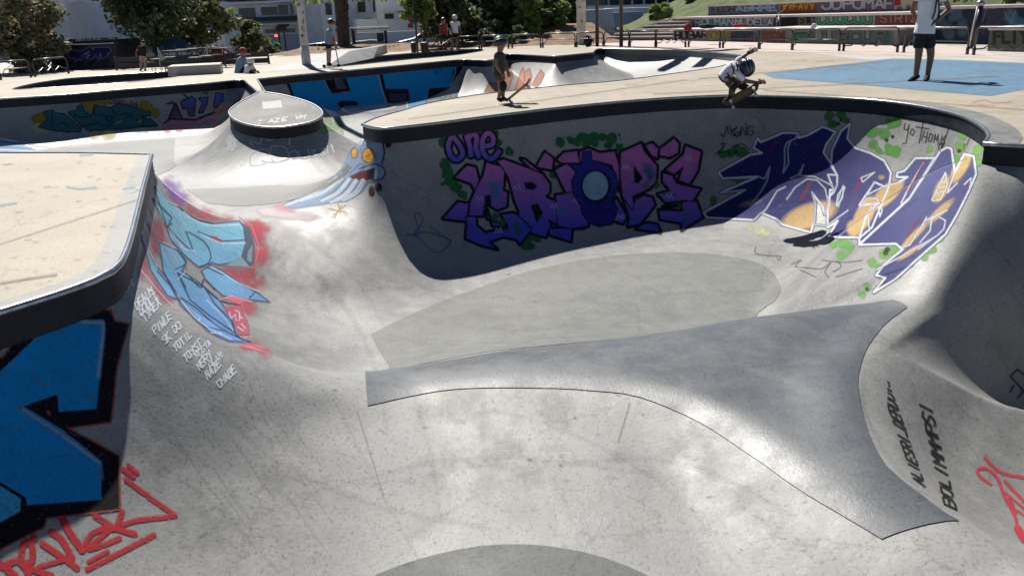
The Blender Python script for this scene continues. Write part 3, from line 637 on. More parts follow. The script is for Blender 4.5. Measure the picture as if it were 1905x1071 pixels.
cv.fill(A((655, 330), (690, 350), (715, 440), (710, 520), (680, 545), (560, 540), (650, 490), (668, 420)), (72, 92, 112)); cv.fill(A((570, 535), (650, 490), (690, 540)), (140, 165, 172)); cv.fill(A((680, 470), (705, 430), (700, 520), (678, 510)), (130, 150, 160))
cv.line(A((640, 300), (700, 340), (735, 440), (715, 545), (560, 545)), 2, (220, 130, 150), .8)
cv.fill(A((490, 390), (530, 390), (560, 425), (520, 415)), (205, 110, 130)); cv.line(A((440, 370), (490, 390), (560, 415), (670, 410)), 2.2, OUT); cv.line(A((450, 380), (560, 430), (560, 425), (670, 425)), 1.6, WHT, .8)
for P in (A((310, 330), (300, 350), (330, 390), (410, 460), (380, 370)), A((390, 370), (470, 420), (500, 480), (490, 520), (450, 540)), A((340, 460), (380, 520), (330, 550)), A((355, 260), (430, 310), (510, 330)), A((480, 540), (540, 570), (570, 580)), A((240, 560), (330, 660)), A((340, 570), (380, 640)), A((470, 640), (540, 700), (640, 725)), A((400, 590), (450, 640), (470, 600), (520, 650)), A((690, 690), (720, 660))):
    cv.line(P, 2.6, OUT, .9, curve=True)
for P in (A((230, 140), (290, 220), (340, 240)), A((370, 270), (420, 310), (500, 338), (640, 335)), A((300, 340), (330, 400), (370, 450), (420, 460)), A((510, 540), (640, 620), (740, 660)), A((340, 675), (400, 760), (480, 830), (600, 890)), A((500, 860), (550, 860)), A((440, 800), (450, 790)), A((380, 560), (340, 600)), A((270, 420), (330, 450)), A((170, 400), (240, 540)), A((480, 700), (560, 780), (610, 850))):
    cv.line(P, 1.4, WHT, .85, curve=True)
cv.fill(A((560, 690), (600, 680), (690, 700), (640, 720)), (215, 110, 130)); cv.line(A((545, 700), (600, 680), (700, 710)), 1.6, (235, 170, 180))
cv.fill(A((555, 735), (640, 728), (680, 800), (690, 870), (640, 870), (600, 790)), (190, 98, 118)); cv.fill(A((640, 925), (720, 915), (780, 960)), (215, 120, 135))
for P in (A((590, 760), (600, 790), (620, 770), (625, 800)), A((620, 750), (640, 760), (640, 800)), A((640, 780), (655, 790)), A((630, 830), (660, 850)), A((650, 815), (670, 840))): cv.line(P, 1.6, WHT, .9)
cv.line(A((160, 555), (240, 650), (320, 740), (340, 745)), 1.6, (235, 190, 200), .9)
for P in (A((270, 140), (320, 180), (300, 200), (360, 220), (340, 235), (375, 240)), A((300, 120), (290, 150), (345, 185), (370, 215))): cv.line(P, 1.6, (150, 90, 200), .85)
for P in (A((330, 140), (380, 170), (350, 175), (405, 195)),): cv.line(P, 1.2, (205, 205, 210), .7)
for k in range(26):
    x, y = 285+k*3.1, 382+(k*37 % 90); cv.line([(x-30, y-10), (x-12, y+22+(k % 5)*5)], 1.3, [(90, 110, 135), (222, 190, 200), (176, 92, 108)][k % 3], .6)
cv.emit('cyan graffiti letters with red haze on the steep wall below the left deck')
# 4. white list of names down the hip
cv = Canvas(195, 480, 470, 735, 1.0)
WL = (218, 224, 230)
write(cv, 'WASTE', (208, 532), (6.6, -6.4), (-5, -15), 2.9, WL, .95, jit=.5)
write(cv, 'RONE', (228, 550), (6.6, -6.2), (-5, -17), 2.9, WL, .95, jit=.5)
for s_, x, y, n_ in (('DEALM', 254, 577, 1), ('DOULT', 262, 588, 1), ('TYNEX', 268, 600, 1), ('PIWLE', 288, 623, 1), ('5K8DO', 306, 642, 1), ('TOTIL', 326, 657, 1), ('TOYST', 345, 676, 1), ('NERY', 370, 690, 1), ('NAZE', 386, 706, 1), ('CHABE', 408, 723, 1)):
    write(cv, s_, (x, y), (6.4, -6.6), (-5.5, -13), 2.9, (214, 220, 226), .97, jit=1.0)
write(cv, 'ROSTA', (366, 668), (5.6, -5.6), (-4, -10), 2.4, WL, .8, jit=1.0); write(cv, 'PLAN', (392, 686), (5.6, -5.6), (-4, -10), 2.4, WL, .8, jit=1.0)
write(cv, '...', (440, 712), (5, 1), (0, -5), 1.8, WL, .9)
cv.emit('white handwritten column of names running down the hip')
# 5. huge blue letter at the left edge and the red tag below it
cv = Canvas(-30, 560, 345, 1085, 1.6)
A = lambda *p: tr((0, 560), 2.097, p)
ORG = (178, 84, 62)
bl = A((-80, 290), (-20, 215), (10, 225), (90, 110), (195, 42), (430, 38), (445, 80), (500, 92), (455, 250), (430, 470), (258, 494), (400, 570), (462, 605), (465, 810), (180, 845), (170, 880), (0, 965), (-80, 990))
cv.line(bl, 5.5, ORG, closed=True); cv.fill(bl, BLK)
BLU = (18, 160, 232); BL2 = (96, 166, 200)
cv.fill(A((-80, 330), (0, 275), (205, 80), (400, 72), (408, 110), (375, 420), (228, 432), (225, 370), (215, 366), (90, 410), (240, 500), (395, 625), (395, 775), (105, 795), (100, 765), (0, 705), (-80, 640)), BLU)
cv.fill(A((-80, 680), (0, 720), (80, 770), (78, 820), (0, 862), (-80, 880)), (70, 180, 232))
cv.line(A((315, 80), (400, 85), (402, 120), (384, 300)), 7, (120, 160, 190), .85, soft=2.5); cv.line(A((318, 82), (402, 84), (400, 140), (382, 290)), 4.5, (170, 196, 210), .8, soft=2.0)
cv.line(A((62, 415), (180, 480), (300, 560), (388, 632), (394, 690)), 8.5, (96, 140, 180), .9, soft=2.5); cv.line(A((90, 425), (210, 500), (388, 632)), 3.6, (190, 205, 220), .7, soft=2.0)
cv.fill(A((180, 425), (195, 430), (198, 450), (185, 440)), (170, 80, 85)); 
RT = (196, 52, 60)
for P, wd in ((((20, 1030), (75, 1010), (110, 1060)), 13), (((130, 920), (135, 925)), 11), (((80, 1020), (90, 950), (120, 945), (125, 1010), (90, 1030), (200, 1070)), 12), (((150, 1035), (280, 1000)), 9), (((165, 945), (245, 1000), (300, 1040)), 12), (((200, 900), (240, 930), (280, 1000)), 12), (((245, 850), (270, 900), (320, 970)), 14), (((320, 970), (360, 905), (430, 885), (345, 965), (465, 925)), 10), (((370, 835), (440, 880), (525, 908)), 11), (((475, 822), (455, 880)), 11), (((440, 890), (520, 858), (665, 838), (672, 828), (590, 770), (490, 695)), 9), (((480, 655), (520, 685)), 9), (((500, 640), (535, 670)), 8), (((340, 1045), (600, 912)), 10), (((345, 1015), (420, 975)), 8), (((-20, 1010), (60, 1070)), 14)):
    cv.line(A(*P), wd, RT, .95, curve=len(P) > 2)
cv.emit('huge blue block letter with black border and orange line, red scrawled tag beneath')
# 6. writing in the right pocket
cv = Canvas(1650, 680, 1925, 1030, 1.3)
write(cv, 'ALIESRI_DERDU13', (1720, 905), (-4.6, -13.2), (-22, -16), 3.4, (40, 44, 44), .93, slant=-.3, jit=.4)
write(cv, 'BOLIMMMPS!', (1778, 948), (-4.8, -19.5), (-24, -20), 3.8, (34, 38, 38), .95, slant=-.4, jit=.4)
A = lambda *p: tr((1600, 680), 2.974, p)
for P, wd in ((((690, 510), (760, 580), (850, 610)), 6), (((870, 610), (905, 620)), 7), (((720, 655), (660, 610), (650, 575), (700, 570), (755, 620), (800, 730), (850, 820), (880, 930), (900, 970)), 5.5), (((800, 640), (905, 750)), 6), (((800, 700), (905, 790)), 4), (((820, 740), (850, 810)), 10), (((870, 900), (905, 960)), 14), (((870, 800), (905, 830)), 4)):
    cv.line(A(*P), wd, (205, 72, 84), .9, curve=True)
for P in (((905, 50), (870, 20), (830, 60), (905, 140), (870, 180)), ((850, 110), (830, 145))): cv.line(A(*P), 2.6, (30, 32, 80), .9)
cv.emit('black handwriting and a red scrawl on the floor of the right pocket')
# 7. monster mouth on the corner of the deep bowl
cv = Canvas(460, 226, 740, 430, 1.1)
A = lambda *p: tr((420, 180), 4.4625, p)
GB = (150, 172, 200)
fc = A((1120, 370), (1200, 380), (1240, 340), (1300, 370), (1315, 470), (1300, 560), (1330, 640), (1280, 690), (1180, 710), (1130, 790), (1000, 870), (850, 890), (560, 930), (470, 900), (700, 830), (860, 700), (960, 600), (1050, 430))
cv.fill(fc, GB, .95, 2); cv.line(A((1240, 330), (1300, 380), (1315, 480), (1290, 560)), 2.4, BLK, curve=True); cv.line(A((1110, 600), (1240, 560), (1320, 610), (1300, 680), (1220, 695)), 2.2, BLK, curve=True)
cv.fill(A((1030, 660), (1130, 620), (1240, 590), (1220, 680), (1170, 700), (1060, 690)), (110, 32, 44)); cv.fill(A((1170, 620), (1240, 590), (1230, 690), (1190, 690)), (30, 26, 40))
for cx, cy, rx, ry in ((1185, 490, 52, 62), (1068, 470, 28, 42)):
    e_ = [(cx+rx*math.cos(a), cy+ry*math.sin(a)) for a in np.linspace(0, 6.28, 20)[:-1]]; cv.fill(A(*e_), (232, 170, 62)); cv.line(A(*e_), 1.4, BLK, closed=True)
cv.line(A((1165, 500), (1190, 485)), 1.4, BLK)
for k, (x0, y0, x1, y1) in enumerate(((1140, 700, 980, 850), (1080, 700, 880, 870), (1020, 690, 800, 860), (960, 680, 620, 860), (920, 660, 500, 900))):
    cv.line(A((x0, y0), ((x0+x1)/2+20, (y0+y1)/2+25), (x1, y1)), 9-k, (205, 218, 228), .95, curve=True); cv.line(A((x0-22, y0-8), ((x0+x1)/2-8, (y0+y1)/2+8), (x1-10, y1-8)), 1.5, (48, 70, 90), .9, curve=True)
for P in (A((1180, 1270), (1200, 1300)),): pass
for cx, cy, rx, ry in ((1210, 785, 24, 42), (1268, 755, 28, 38), (1350, 390, 26, 36)): cv.fill(A(*[(cx+rx*math.cos(a), cy+ry*math.sin(a)) for a in np.linspace(0, 6.28, 14)[:-1]]), (70, 14, 30))
for P in (A((1150, 290), (1240, 350)), A((1240, 290), (1150, 350)), A((1195, 275), (1195, 355)), A((1140, 320), (1250, 320))): cv.line(P, 1.8, (190, 166, 80), .8)
for P in (A((860, 930), (1000, 960)), A((990, 900), (880, 1000)), A((930, 880), (950, 970)), A((900, 1010), (960, 900))): cv.line(P, 1.8, (226, 196, 100), .8)
cv.fill(A((255, 940), (340, 910), (460, 930), (560, 960), (700, 960), (790, 1000), (700, 1030), (560, 1020), (430, 1010), (300, 990)), (226, 216, 218), .8, 4); cv.fill(A((400, 910), (470, 890), (580, 960), (430, 960)), (214, 160, 172), .8, 3); cv.line(A((600, 1000), (660, 985), (720, 1000), (760, 980)), 1.4, (220, 150, 160), .7, curve=True)
cv.line(A((1030, 640), (1120, 560), (1150, 600), (1060, 650)), 1.6, (60, 80, 105), .9, curve=True); cv.line(A((960, 620), (1010, 560), (1020, 590)), 1.5, (60, 80, 105), .8, curve=True)
cv.emit('painted blue grey monster face with yellow eyes and long teeth on the corner')
# 8. white scrawls on the mound
cv = Canvas(405, 205, 640, 320, 1.0)
for P in (((200, 480), (215, 570), (330, 555), (300, 530), (330, 540), (400, 545), (380, 520), (410, 545), (520, 520)), ((200, 480), (250, 450), (330, 440), (370, 480), (380, 420), (450, 410), (510, 440), (520, 500)), ((530, 470), (580, 450), (600, 500), (560, 515), (530, 490)), ((610, 450), (620, 510), (690, 500), (680, 440)), ((700, 450), (750, 440), (720, 470), (760, 490), (710, 500)), ((770, 440), (820, 430), (800, 460), (830, 480), (790, 490)), ((840, 410), (850, 480)), ((870, 400), (900, 470), (880, 400)), ((240, 430), (200, 370), (290, 390), (300, 310), (350, 360), (400, 350), (430, 300), (470, 350), (520, 310), (530, 400))):
    cv.line(A(*P), 2.4, (232, 236, 236), .95, curve=len(P) > 3)
for k in range(5): write(cv, 'XAZOKE'[k:]+'NM', (424-2*(k % 3), 256+k*6), (3.4, .3), (0, -4.6), 1.3, (220, 224, 226), .85, jit=.9)
cv.spray([(610, 226), (622, 234), (600, 240), (632, 240)], 12, (130, 165, 95), .35, 1.2)
cv.emit('white chalky bubble letters scrawled on the side of the round mound')
# 9. pieces in the far left bowl
cv = Canvas(-20, 165, 520, 300, 1.2)
A = lambda *p: tr((40, 160), 4.33, p)
cv.spray(A((500, 110), (540, 150), (560, 190), (620, 120), (660, 130), (980, 170), (1010, 200), (1080, 230), (180, 250), (130, 280)), 11, (150, 138, 40), .85)
cv.spray(A((600, 395), (680, 400), (720, 390), (200, 360), (130, 340)), 9, (222, 214, 150), .6); cv.spray(A((320, 400), (420, 380), (520, 375), (1000, 350), (950, 340)), 9, (190, 214, 216), .45)
cv.spray(A((1180, 320), (1260, 320), (1350, 310), (1430, 290), (1500, 280), (1560, 290)), 12, (226, 150, 176), .6); cv.spray(A((1560, 220), (1620, 190), (1660, 180), (1600, 160), (1690, 80), (1720, 110)), 9, (214, 150, 130), .5); cv.spray(A((1700, 90), (1660, 120), (1740, 60)), 9, (120, 170, 205), .5)
TE = (52, 110, 118)
ps = [A((140, 330), (215, 270), (180, 215), (250, 200), (270, 220), (350, 230), (480, 350), (470, 368), (350, 368), (220, 350)), A((380, 215), (450, 200), (455, 165), (490, 160), (500, 210), (570, 240), (590, 160), (720, 180), (780, 145), (880, 165), (1000, 210), (1030, 205), (1035, 240), (950, 240), (1070, 300), (1090, 320), (800, 345), (540, 360), (460, 300)), A((990, 280), (1040, 270), (1085, 318), (970, 318))]
for P in ps: cv.line(P, 3.6, (18, 44, 52), closed=True); cv.fill(P, TE)
for P in (A((300, 310), (340, 300), (370, 330)), A((250, 220), (240, 330)), A((420, 230), (460, 250), (560, 250)), A((480, 330), (600, 300), (640, 310), (700, 330)), A((590, 165), (590, 230), (660, 240), (720, 320)), A((680, 250), (730, 250), (720, 280), (690, 270)), A((720, 180), (780, 240), (840, 220), (900, 240)), A((780, 310), (850, 250), (900, 260)), A((930, 290), (990, 250))): cv.line(P, 2.2, (18, 44, 52), curve=True)
cv.fill(A((755, 300), (820, 270), (800, 300), (750, 315)), (168, 158, 70)); cv.fill(A((930, 290), (970, 265), (960, 305)), (168, 158, 70))
write(cv, 'CESO-24', (204, 192), (7.5, 1.0), (0, -7), 1.5, (110, 24, 52), .9, jit=.5)
for P in (A((1190, 260), (1240, 140), (1290, 260)), A((1150, 300), (1200, 265), (1300, 270), (1400, 275), (1550, 215))): cv.line(P, 3.4, (52, 22, 52))
for P in (A((1285, 130), (1370, 90), (1400, 115), (1390, 240), (1350, 240), (1340, 180), (1300, 185)), A((1430, 100), (1500, 95), (1490, 150), (1460, 215), (1430, 215), (1460, 140)), A((1570, 60), (1620, 65), (1620, 120), (1560, 180), (1550, 160))):
    cv.line(P, 3.4, (48, 22, 60), closed=True); cv.fill(P, grad((64, 112, 200), (104, 84, 110), 180, 206))
cv.fill(A((1200, 250), (1240, 160), (1285, 250)), (96, 84, 110)); cv.fill(A((1150, 150), (1220, 120), (1230, 150)), (40, 90, 84)); cv.fill(A((1450, 60), (1500, 40), (1500, 70)), (40, 90, 84))
cv.line(A((1270, 30), (1310, 70), (1340, 100)), 2.4, (24, 18, 26), .9)
for P in (A((1130, 330), (1230, 310), (1290, 330), (1370, 290)), A((1380, 300), (1440, 320), (1520, 270)), A((1500, 320), (1560, 250), (1640, 180))): cv.line(P, 1.2, (196, 96, 120), .7)
# pale blue bars on the lit left slope
for k in range(9): cv.line([(-20, 256+k*3.6), (30+k*7, 264+k*3.0)], 2.8, (120, 176, 222) if k % 3 else (232, 240, 246), .8)
cv.line([(-20, 251), (70, 272), (130, 279)], 1.6, (235, 240, 244), .9)
cv.emit('green and yellow piece and a blue and pink piece in the far left bowl', maxd=.6)
# 10. giant blue letters on the far wall
cv = Canvas(476, 108, 860, 236, 1.2)
A = lambda *p: tr((480, 90), 4.141, p)
WB = (26, 154, 218)
cv.fill(A((0, 215), (215, 185), (290, 380), (250, 372), (0, 250)), (46, 56, 66), .0)
cv.line(A((205, 195), (285, 375)), 9, BLK); cv.line(A((190, 200), (260, 365)), 2, (120, 66, 66), .8)
H1 = A((212, 188), (470, 168), (560, 345), (700, 345), (640, 150), (910, 132), (990, 425), (650, 470), (600, 490), (500, 468), (280, 375))
cv.fill(H1, WB); cv.fill(A((470, 165), (650, 150), (712, 330), (565, 350)), BLK); cv.fill(A((575, 205), (630, 195), (680, 310), (610, 318)), (86, 92, 104)); cv.line(A((468, 168), (560, 345)), 1.6, (150, 170, 190))
cv.fill(A((600, 430), (640, 408), (755, 405), (775, 440), (660, 450), (630, 480)), BLK); cv.line(A((605, 425), (640, 480)), 1.6, (150, 170, 190))
cv.fill(A((915, 132), (945, 132), (985, 310), (1155, 315), (1170, 408), (1040, 425), (990, 420)), BLK); cv.fill(A((1010, 352), (1140, 345), (1150, 405), (1020, 415)), (72, 66, 84)); cv.line(A((910, 140), (950, 300), (990, 420)), 2.2, (160, 185, 205))
T1 = A((945, 132), (1525, 98), (1520, 180), (1475, 300), (1310, 312), (1300, 390), (1290, 440), (1150, 470), (1170, 410), (1160, 312), (985, 315))
cv.fill(T1, WB); cv.fill(A((1525, 98), (1570, 96), (1590, 130), (1470, 310), (1340, 375), (1305, 385), (1312, 312), (1475, 302)), BLK); cv.line(A((1523, 98), (1520, 190), (1478, 300)), 2.2, (150, 180, 200)); cv.line(A((1310, 312), (1300, 400)), 1.6, (150, 170, 190))
for P in (((1270, 120), (1300, 160)), ((1290, 110), (1320, 170), (1330, 120)), ((1340, 130), (1350, 170), (1370, 130), (1360, 190)), ((1385, 125), (1380, 200)), ((1395, 140), (1410, 180))): cv.line(A(*P), 1.5, (8, 22, 42), .9)
cv.fill(A((500, 465), (600, 490), (640, 530), (560, 525)), (236, 240, 244), .9)
cv.line(A((650, 470), (700, 500), (1000, 470), (1060, 450)), 4.5, (232, 236, 240), .8); cv.fill(A((780, 455), (990, 425), (1000, 460), (820, 480)), (150, 190, 214), .8); cv.fill(A((1150, 430), (1290, 395), (1290, 440), (1160, 470)), (150, 190, 214), .7); cv.line(A((1145, 420), (1150, 465), (1200, 462)), 3, (235, 238, 242), .9)
for k in range(4): cv.line(A((1400+k*45, 370), (1420+k*45, 400), (1440+k*40, 365)), 1.2, (70, 80, 84), .6, curve=True)
cv.emit('giant blue block letters with black shading on the far shaded wall', maxd=.8)
# 11. orange piece by the far corner
cv = Canvas(890, 100, 1045, 180, 1.1)
A = lambda *p: tr((750, 0), 4.76, p)
for P in (A((900, 620), (960, 600), (970, 680), (930, 790), (880, 800)), A((720, 820), (760, 740), (860, 740), (830, 820)), A((990, 800), (1040, 640), (1060, 600), (1080, 650), (1060, 790)), A((1070, 790), (1080, 640), (1120, 610), (1140, 680), (1130, 720), (1120, 780)), A((1140, 760), (1160, 720), (1220, 620), (1250, 660), (1220, 740), (1180, 780))):
    cv.fill(P, (214, 150, 122), .75, 1.5); cv.line(P, 1.2, (92, 62, 76), .7)
cv.line(A((945, 560), (960, 590)), 1.1, (60, 60, 70), .8)
cv.emit('small orange and pink flame letters on the far lit slope', maxd=.8)
# marks on the cap of the mound
cv = Canvas(480, 180, 585, 240, 1.0)
BVC = BVHTree.FromPolygons([v.co[:] for v in capo.data.vertices], [p.vertices[:] for p in capo.data.polygons])
cv.fill([(487, 190), (523, 187), (526, 201), (489, 204)], (236, 236, 230), .85, 1.0)
for k, s_ in enumerate(('C', 'AZ', 'E', 'VM')): write(cv, s_, (476+k*24, 232-k*3), (11, -1.0), (2, -7), 3.0, (230, 232, 228), .85, jit=.6)
cv.emit('white painted patches on the mound cap', bv=BVC, parent=capo)
# cracks, joints and wheel streaks
cv = Canvas(595, 640, 1320, 1075, 1.6)
for P, w_ in (([(1172, 750), (1150, 822)], 2.0), ([(664, 765), (714, 925)], 1.3), ([(1120, 690), (1118, 705)], 2), ([(1190, 720), (1186, 735)], 2)): cv.line(P, w_, (110, 112, 106), .45, soft=1.2)
cv.emit('thin dark joints in the concrete', name='concrete_joints')
cv = Canvas(280, 740, 620, 1072, 1.6); rr = random.Random(4)
for k in range(22):
    x = rr.uniform(320, 560); y = rr.uniform(760, 930); l = rr.uniform(30, 170); cv.line([(x, y), (x+l*.30, y+l*.45), (x+l*.62, y+l*.86)], .7, (104, 106, 100), rr.uniform(.12, .3), soft=1.2)
cv.emit('fine dark wheel scratches', name='wheel_scratches')

cv = Canvas(690, 470, 1460, 680, 1.4)
for cx, cy in ((1052, 560),): cv.line([(cx+18*math.cos(a), cy+5.5*math.sin(a)) for a in np.linspace(0, 6.28, 20)[:-1]], 1.4, (110, 106, 94), .6, closed=True); cv.fill([(cx+9*math.cos(a), cy+3*math.sin(a)) for a in np.linspace(0, 6.28, 14)[:-1]], (120, 118, 108), .5, 1.5)
for P in ([(985, 530), (1000, 524), (1018, 522)], [(1015, 630), (1050, 626), (1085, 636)], [(1170, 490), (1185, 485), (1200, 484)], [(1290, 500), (1240, 548), (1160, 585)], [(1330, 520), (1350, 512)]): cv.line(P, 1.6, (104, 98, 84), .45, curve=len(P) > 2, soft=1.4)
for k in range(60): x = rng.uniform(760, 1430); y = rng.uniform(480, 650); cv.line([(x, y), (x+rng.uniform(-5, 5), y+rng.uniform(-1, 1))], rng.uniform(.8, 1.8), (96, 90, 78) if k % 3 else (205, 205, 198), .5)
cv.emit('scuffs, specks and a round drain on the oval floor', name='scuff_marks')
BVD = BVHTree.FromPolygons([v.co[:] for v in deck.data.vertices], [p.vertices[:] for p in deck.data.polygons])
cv = Canvas(0, 100, 1905, 575, 1.6); DK = (150, 132, 104)
for k in range(60):
    x = rng.uniform(0, 260); y = rng.uniform(300, 540); l = rng.uniform(3, 16); cv.line([(x, y), (x+l, y-rng.uniform(0, .2)*l)], rng.uniform(.7, 1.5), (136, 124, 104) if k % 5 else (230, 224, 210), rng.uniform(.2, .6), soft=1.1)
for k in range(90):
    x = rng.uniform(700, 1900); y = rng.uniform(112, 260); l = rng.uniform(5, 40); cv.line([(x, y), (x+l, y-rng.uniform(-.03, .1)*l)], rng.uniform(.6, 1.2), DK, rng.uniform(.15, .4), soft=1.1)
for P in ([(0, 528), (60, 518), (105, 512)], [(125, 348), (150, 352), (178, 349)], [(0, 382), (30, 378)], [(230, 352), (250, 350)], [(150, 289), (172, 287)]): cv.line(P, 3, (168, 196, 206) if P[0][1] < 400 else (150, 136, 120), .7, soft=2)
for P in ([(0, 455), (258, 372)], [(760, 222), (1270, 150), (1905, 92)], [(1420, 168), (1905, 205)], [(1215, 176), (1905, 140)]): cv.line(P, 1.6, (160, 144, 118), .55)
for P in ([(1810, 192), (1830, 187), (1850, 192), (1880, 190)], [(1820, 196), (1850, 197)]): cv.line(P, 1.8, (205, 130, 110), .5, curve=True)
for P in ([(1295, 160), (1350, 157)], [(1280, 150), (1300, 148)]): cv.line(P, 1.8, (240, 236, 224), .6)
o = cv.emit('scuffs, joints and paint smears on the beige deck', name='scuff_marks', bv=BVD, parent=deck, maxd=1.5, off=.006)

cv = Canvas(240, 380, 1500, 1071, 2.4); rr = random.Random(11)
for P, w_, a_ in (([(520, 470), (600, 520), (660, 600), (700, 690), (720, 800)], 9, .08), ([(560, 440), (660, 520), (730, 640), (790, 800), (820, 960)], 6, .07), ([(380, 740), (520, 860), (700, 940), (900, 980)], 10, .07), ([(420, 980), (640, 900), (900, 850), (1200, 880)], 7, .07), ([(760, 1000), (980, 880), (1260, 860), (1480, 960)], 9, .06), ([(300, 860), (420, 960), (520, 1065)], 6, .10), ([(900, 760), (1050, 800), (1230, 900), (1380, 1060)], 5, .08), ([(640, 780), (700, 900), (790, 1060)], 4, .10)):
    cv.line(P, w_, (92, 92, 86), a_, soft=4, curve=True)
for k in range(150):
    x = rr.uniform(260, 1500); y = rr.uniform(700, 1068); l = rr.uniform(2, 9); t_ = rr.uniform(-.6, .9); cv.line([(x, y), (x+l*math.cos(t_), y+l*math.sin(t_))], rr.uniform(.8, 2.0), (86, 84, 76) if k % 3 else (222, 220, 212), rr.uniform(.25, .6), soft=1.3)
for k in range(30):
    x = rr.uniform(300, 1450); y = rr.uniform(720, 1040); cv.haze([(x, y), (x+rr.uniform(-20, 20), y+rr.uniform(-8, 8))], rr.uniform(14, 40), (120, 120, 112) if k % 2 else (206, 205, 198), .08)
for k in range(16):
    x = rr.uniform(430, 640); y = rr.uniform(420, 560); cv.haze([(x, y)], rr.uniform(18, 44), (104, 106, 103), .09)
cv.emit('dusty wheel marks, chips and stains', name='wheel_marks')

# ------------------------------------------------------------------ small modelling kit
class MB:
    def __init__(s): s.v = []; s.f = []
    def add(s, v, f): n = len(s.v); s.v += [tuple(map(float, q)) for q in v]; s.f += [tuple(i+n for i in q) for q in f]; return s
    def box(s, c, d, rz=0.0, taper=1.0, rot=None):
        x, y, z = d[0]/2, d[1]/2, d[2]/2; P = []
        for k, (a, b, e) in enumerate(((-1, -1, -1), (1, -1, -1), (1, 1, -1), (-1, 1, -1), (-1, -1, 1), (1, -1, 1), (1, 1, 1), (-1, 1, 1))):
            t = taper if e > 0 else 1; q = Vector((a*x*t, b*y*t, e*z))
            if rot: q = rot @ q
            q = Matrix.Rotation(rz, 3, 'Z') @ q; P.append((q.x+c[0], q.y+c[1], q.z+c[2]))
        return s.add(P, [(0, 3, 2, 1), (4, 5, 6, 7), (0, 1, 5, 4), (1, 2, 6, 5), (2, 3, 7, 6), (3, 0, 4, 7)])
    def tube(s, pts, r, n=8, caps=True, closed=False):
        P = [Vector(p) for p in pts]; m = len(P); R = r if hasattr(r, '__len__') else [r]*m; V = []; prev = None
        for i, p in enumerate(P):
            if closed: t = P[(i+1) % m]-P[i-1]
            else: t = (P[min(i+1, m-1)]-P[max(i-1, 0)])
            t.normalize(); up = prev if prev is not None else (Vector((0, 0, 1)) if abs(t.z) < .9 else Vector((1, 0, 0)))
            a = (up-t*up.dot(t)); a.normalize(); b = t.cross(a); prev = a
            for k in range(n): th = 2*math.pi*k/n; V.append(p+a*R[i]*math.cos(th)+b*R[i]*math.sin(th))
        F_ = []
        for i in range(m if closed else m-1):
            j = (i+1) % m
            for k in range(n): k2 = (k+1) % n; F_.append((i*n+k, i*n+k2, j*n+k2, j*n+k))
        if caps and not closed: F_ += [tuple(range(n-1, -1, -1)), tuple((m-1)*n+k for k in range(n))]
        return s.add([v[:] for v in V], F_)
    def lathe(s, prof, c=(0, 0, 0), n=16, axis=None):
        V = []; F_ = []
        for r, z in prof:
            for k in range(n):
                th = 2*math.pi*k/n; q = Vector((r*math.cos(th), r*math.sin(th), z))
                if axis: q = axis @ q
                V.append((q.x+c[0], q.y+c[1], q.z+c[2]))
        for i in range(len(prof)-1):
            for k in range(n): k2 = (k+1) % n; F_.append((i*n+k, i*n+k2, (i+1)*n+k2, (i+1)*n+k))
        F_ += [tuple(range(n-1, -1, -1)), tuple((len(prof)-1)*n+k for k in range(n))]
        return s.add(V, F_)
    def prism(s, poly, p0, ax, up, dep):
        """outline (u, v) set in the plane of ax, up at p0, thickened by the vector dep"""
        p0, ax, up, dep = map(Vector, (p0, ax, up, dep)); n = len(poly)
        V = [p0+ax*u+up*v for u, v in poly]; V += [q+dep for q in V]
        return s.add([v[:] for v in V], [tuple(range(n)), tuple(range(2*n-1, n-1, -1))]+[(i, i+n, (i+1) % n+n, (i+1) % n) for i in range(n)])
    def build(s, name, mat, parent=None, smooth=False, label=None, bevel=0.0, rel=True):
        v = np.array(s.v)
        if parent is not None and rel: v = v-np.array(parent.matrix_world.translation if parent.matrix_world.translation.length else parent.location)
        o = mesh_obj(name, v, s.f, mat, parent, smooth)
        if smooth: 
            for p_ in o.data.polygons: p_.use_smooth = len(p_.vertices) <= 4
        if bevel: b = o.modifiers.new('b', 'BEVEL'); b.width = bevel; b.segments = 2; b.limit_method = 'ANGLE'
        if label: o['label'] = label
        return o
V3 = lambda *a: Vector(a)
# everyday materials
plain('white_render', (.86, .88, .90), .8, noise=.12, scale=.7); plain('cream_render', (.82, .80, .76), .8, noise=.14, scale=.7); plain('grey_render', (.55, .56, .58), .8, noise=.16, scale=.5)
plain('dark_glass', (.02, .025, .03), .12, noise=.3); plain('dark_panel', (.018, .022, .032), .5); plain('roof_tile', (.36, .26, .2), .8, noise=.4, scale=3)
plain('asphalt', (.055, .056, .058), .85, noise=.25, scale=1.5); plain('dry_grass', (.20, .125, .07), .95, noise=.5, scale=1.2, bump=.6); plain('green_grass', (.085, .115, .032), .95, noise=.6, scale=2.2, bump=.8, col2=(.035, .05, .015))
plain('leaf_dark', (.10, .135, .06), .6, noise=.6, scale=.5); plain('leaf_olive', (.22, .23, .10), .6, noise=.6, scale=.5); plain('leaf_green', (.2, .3, .08), .6, noise=.6, scale=.6); plain('leaf_brown', (.26, .22, .13), .7, noise=.5, scale=.6); plain('leaf_bright', (.28, .36, .08), .6, noise=.5, scale=.6)
plain('bark', (.09, .07, .055), .9, noise=.5, scale=5, bump=.6); plain('black_paint', (.018, .018, .02), .38, noise=.2); plain('rail_paint', (.035, .022, .02), .35, noise=.3, spec=.7); plain('rail_top', (.42, .38, .36), .3, noise=.2, metal=.4)
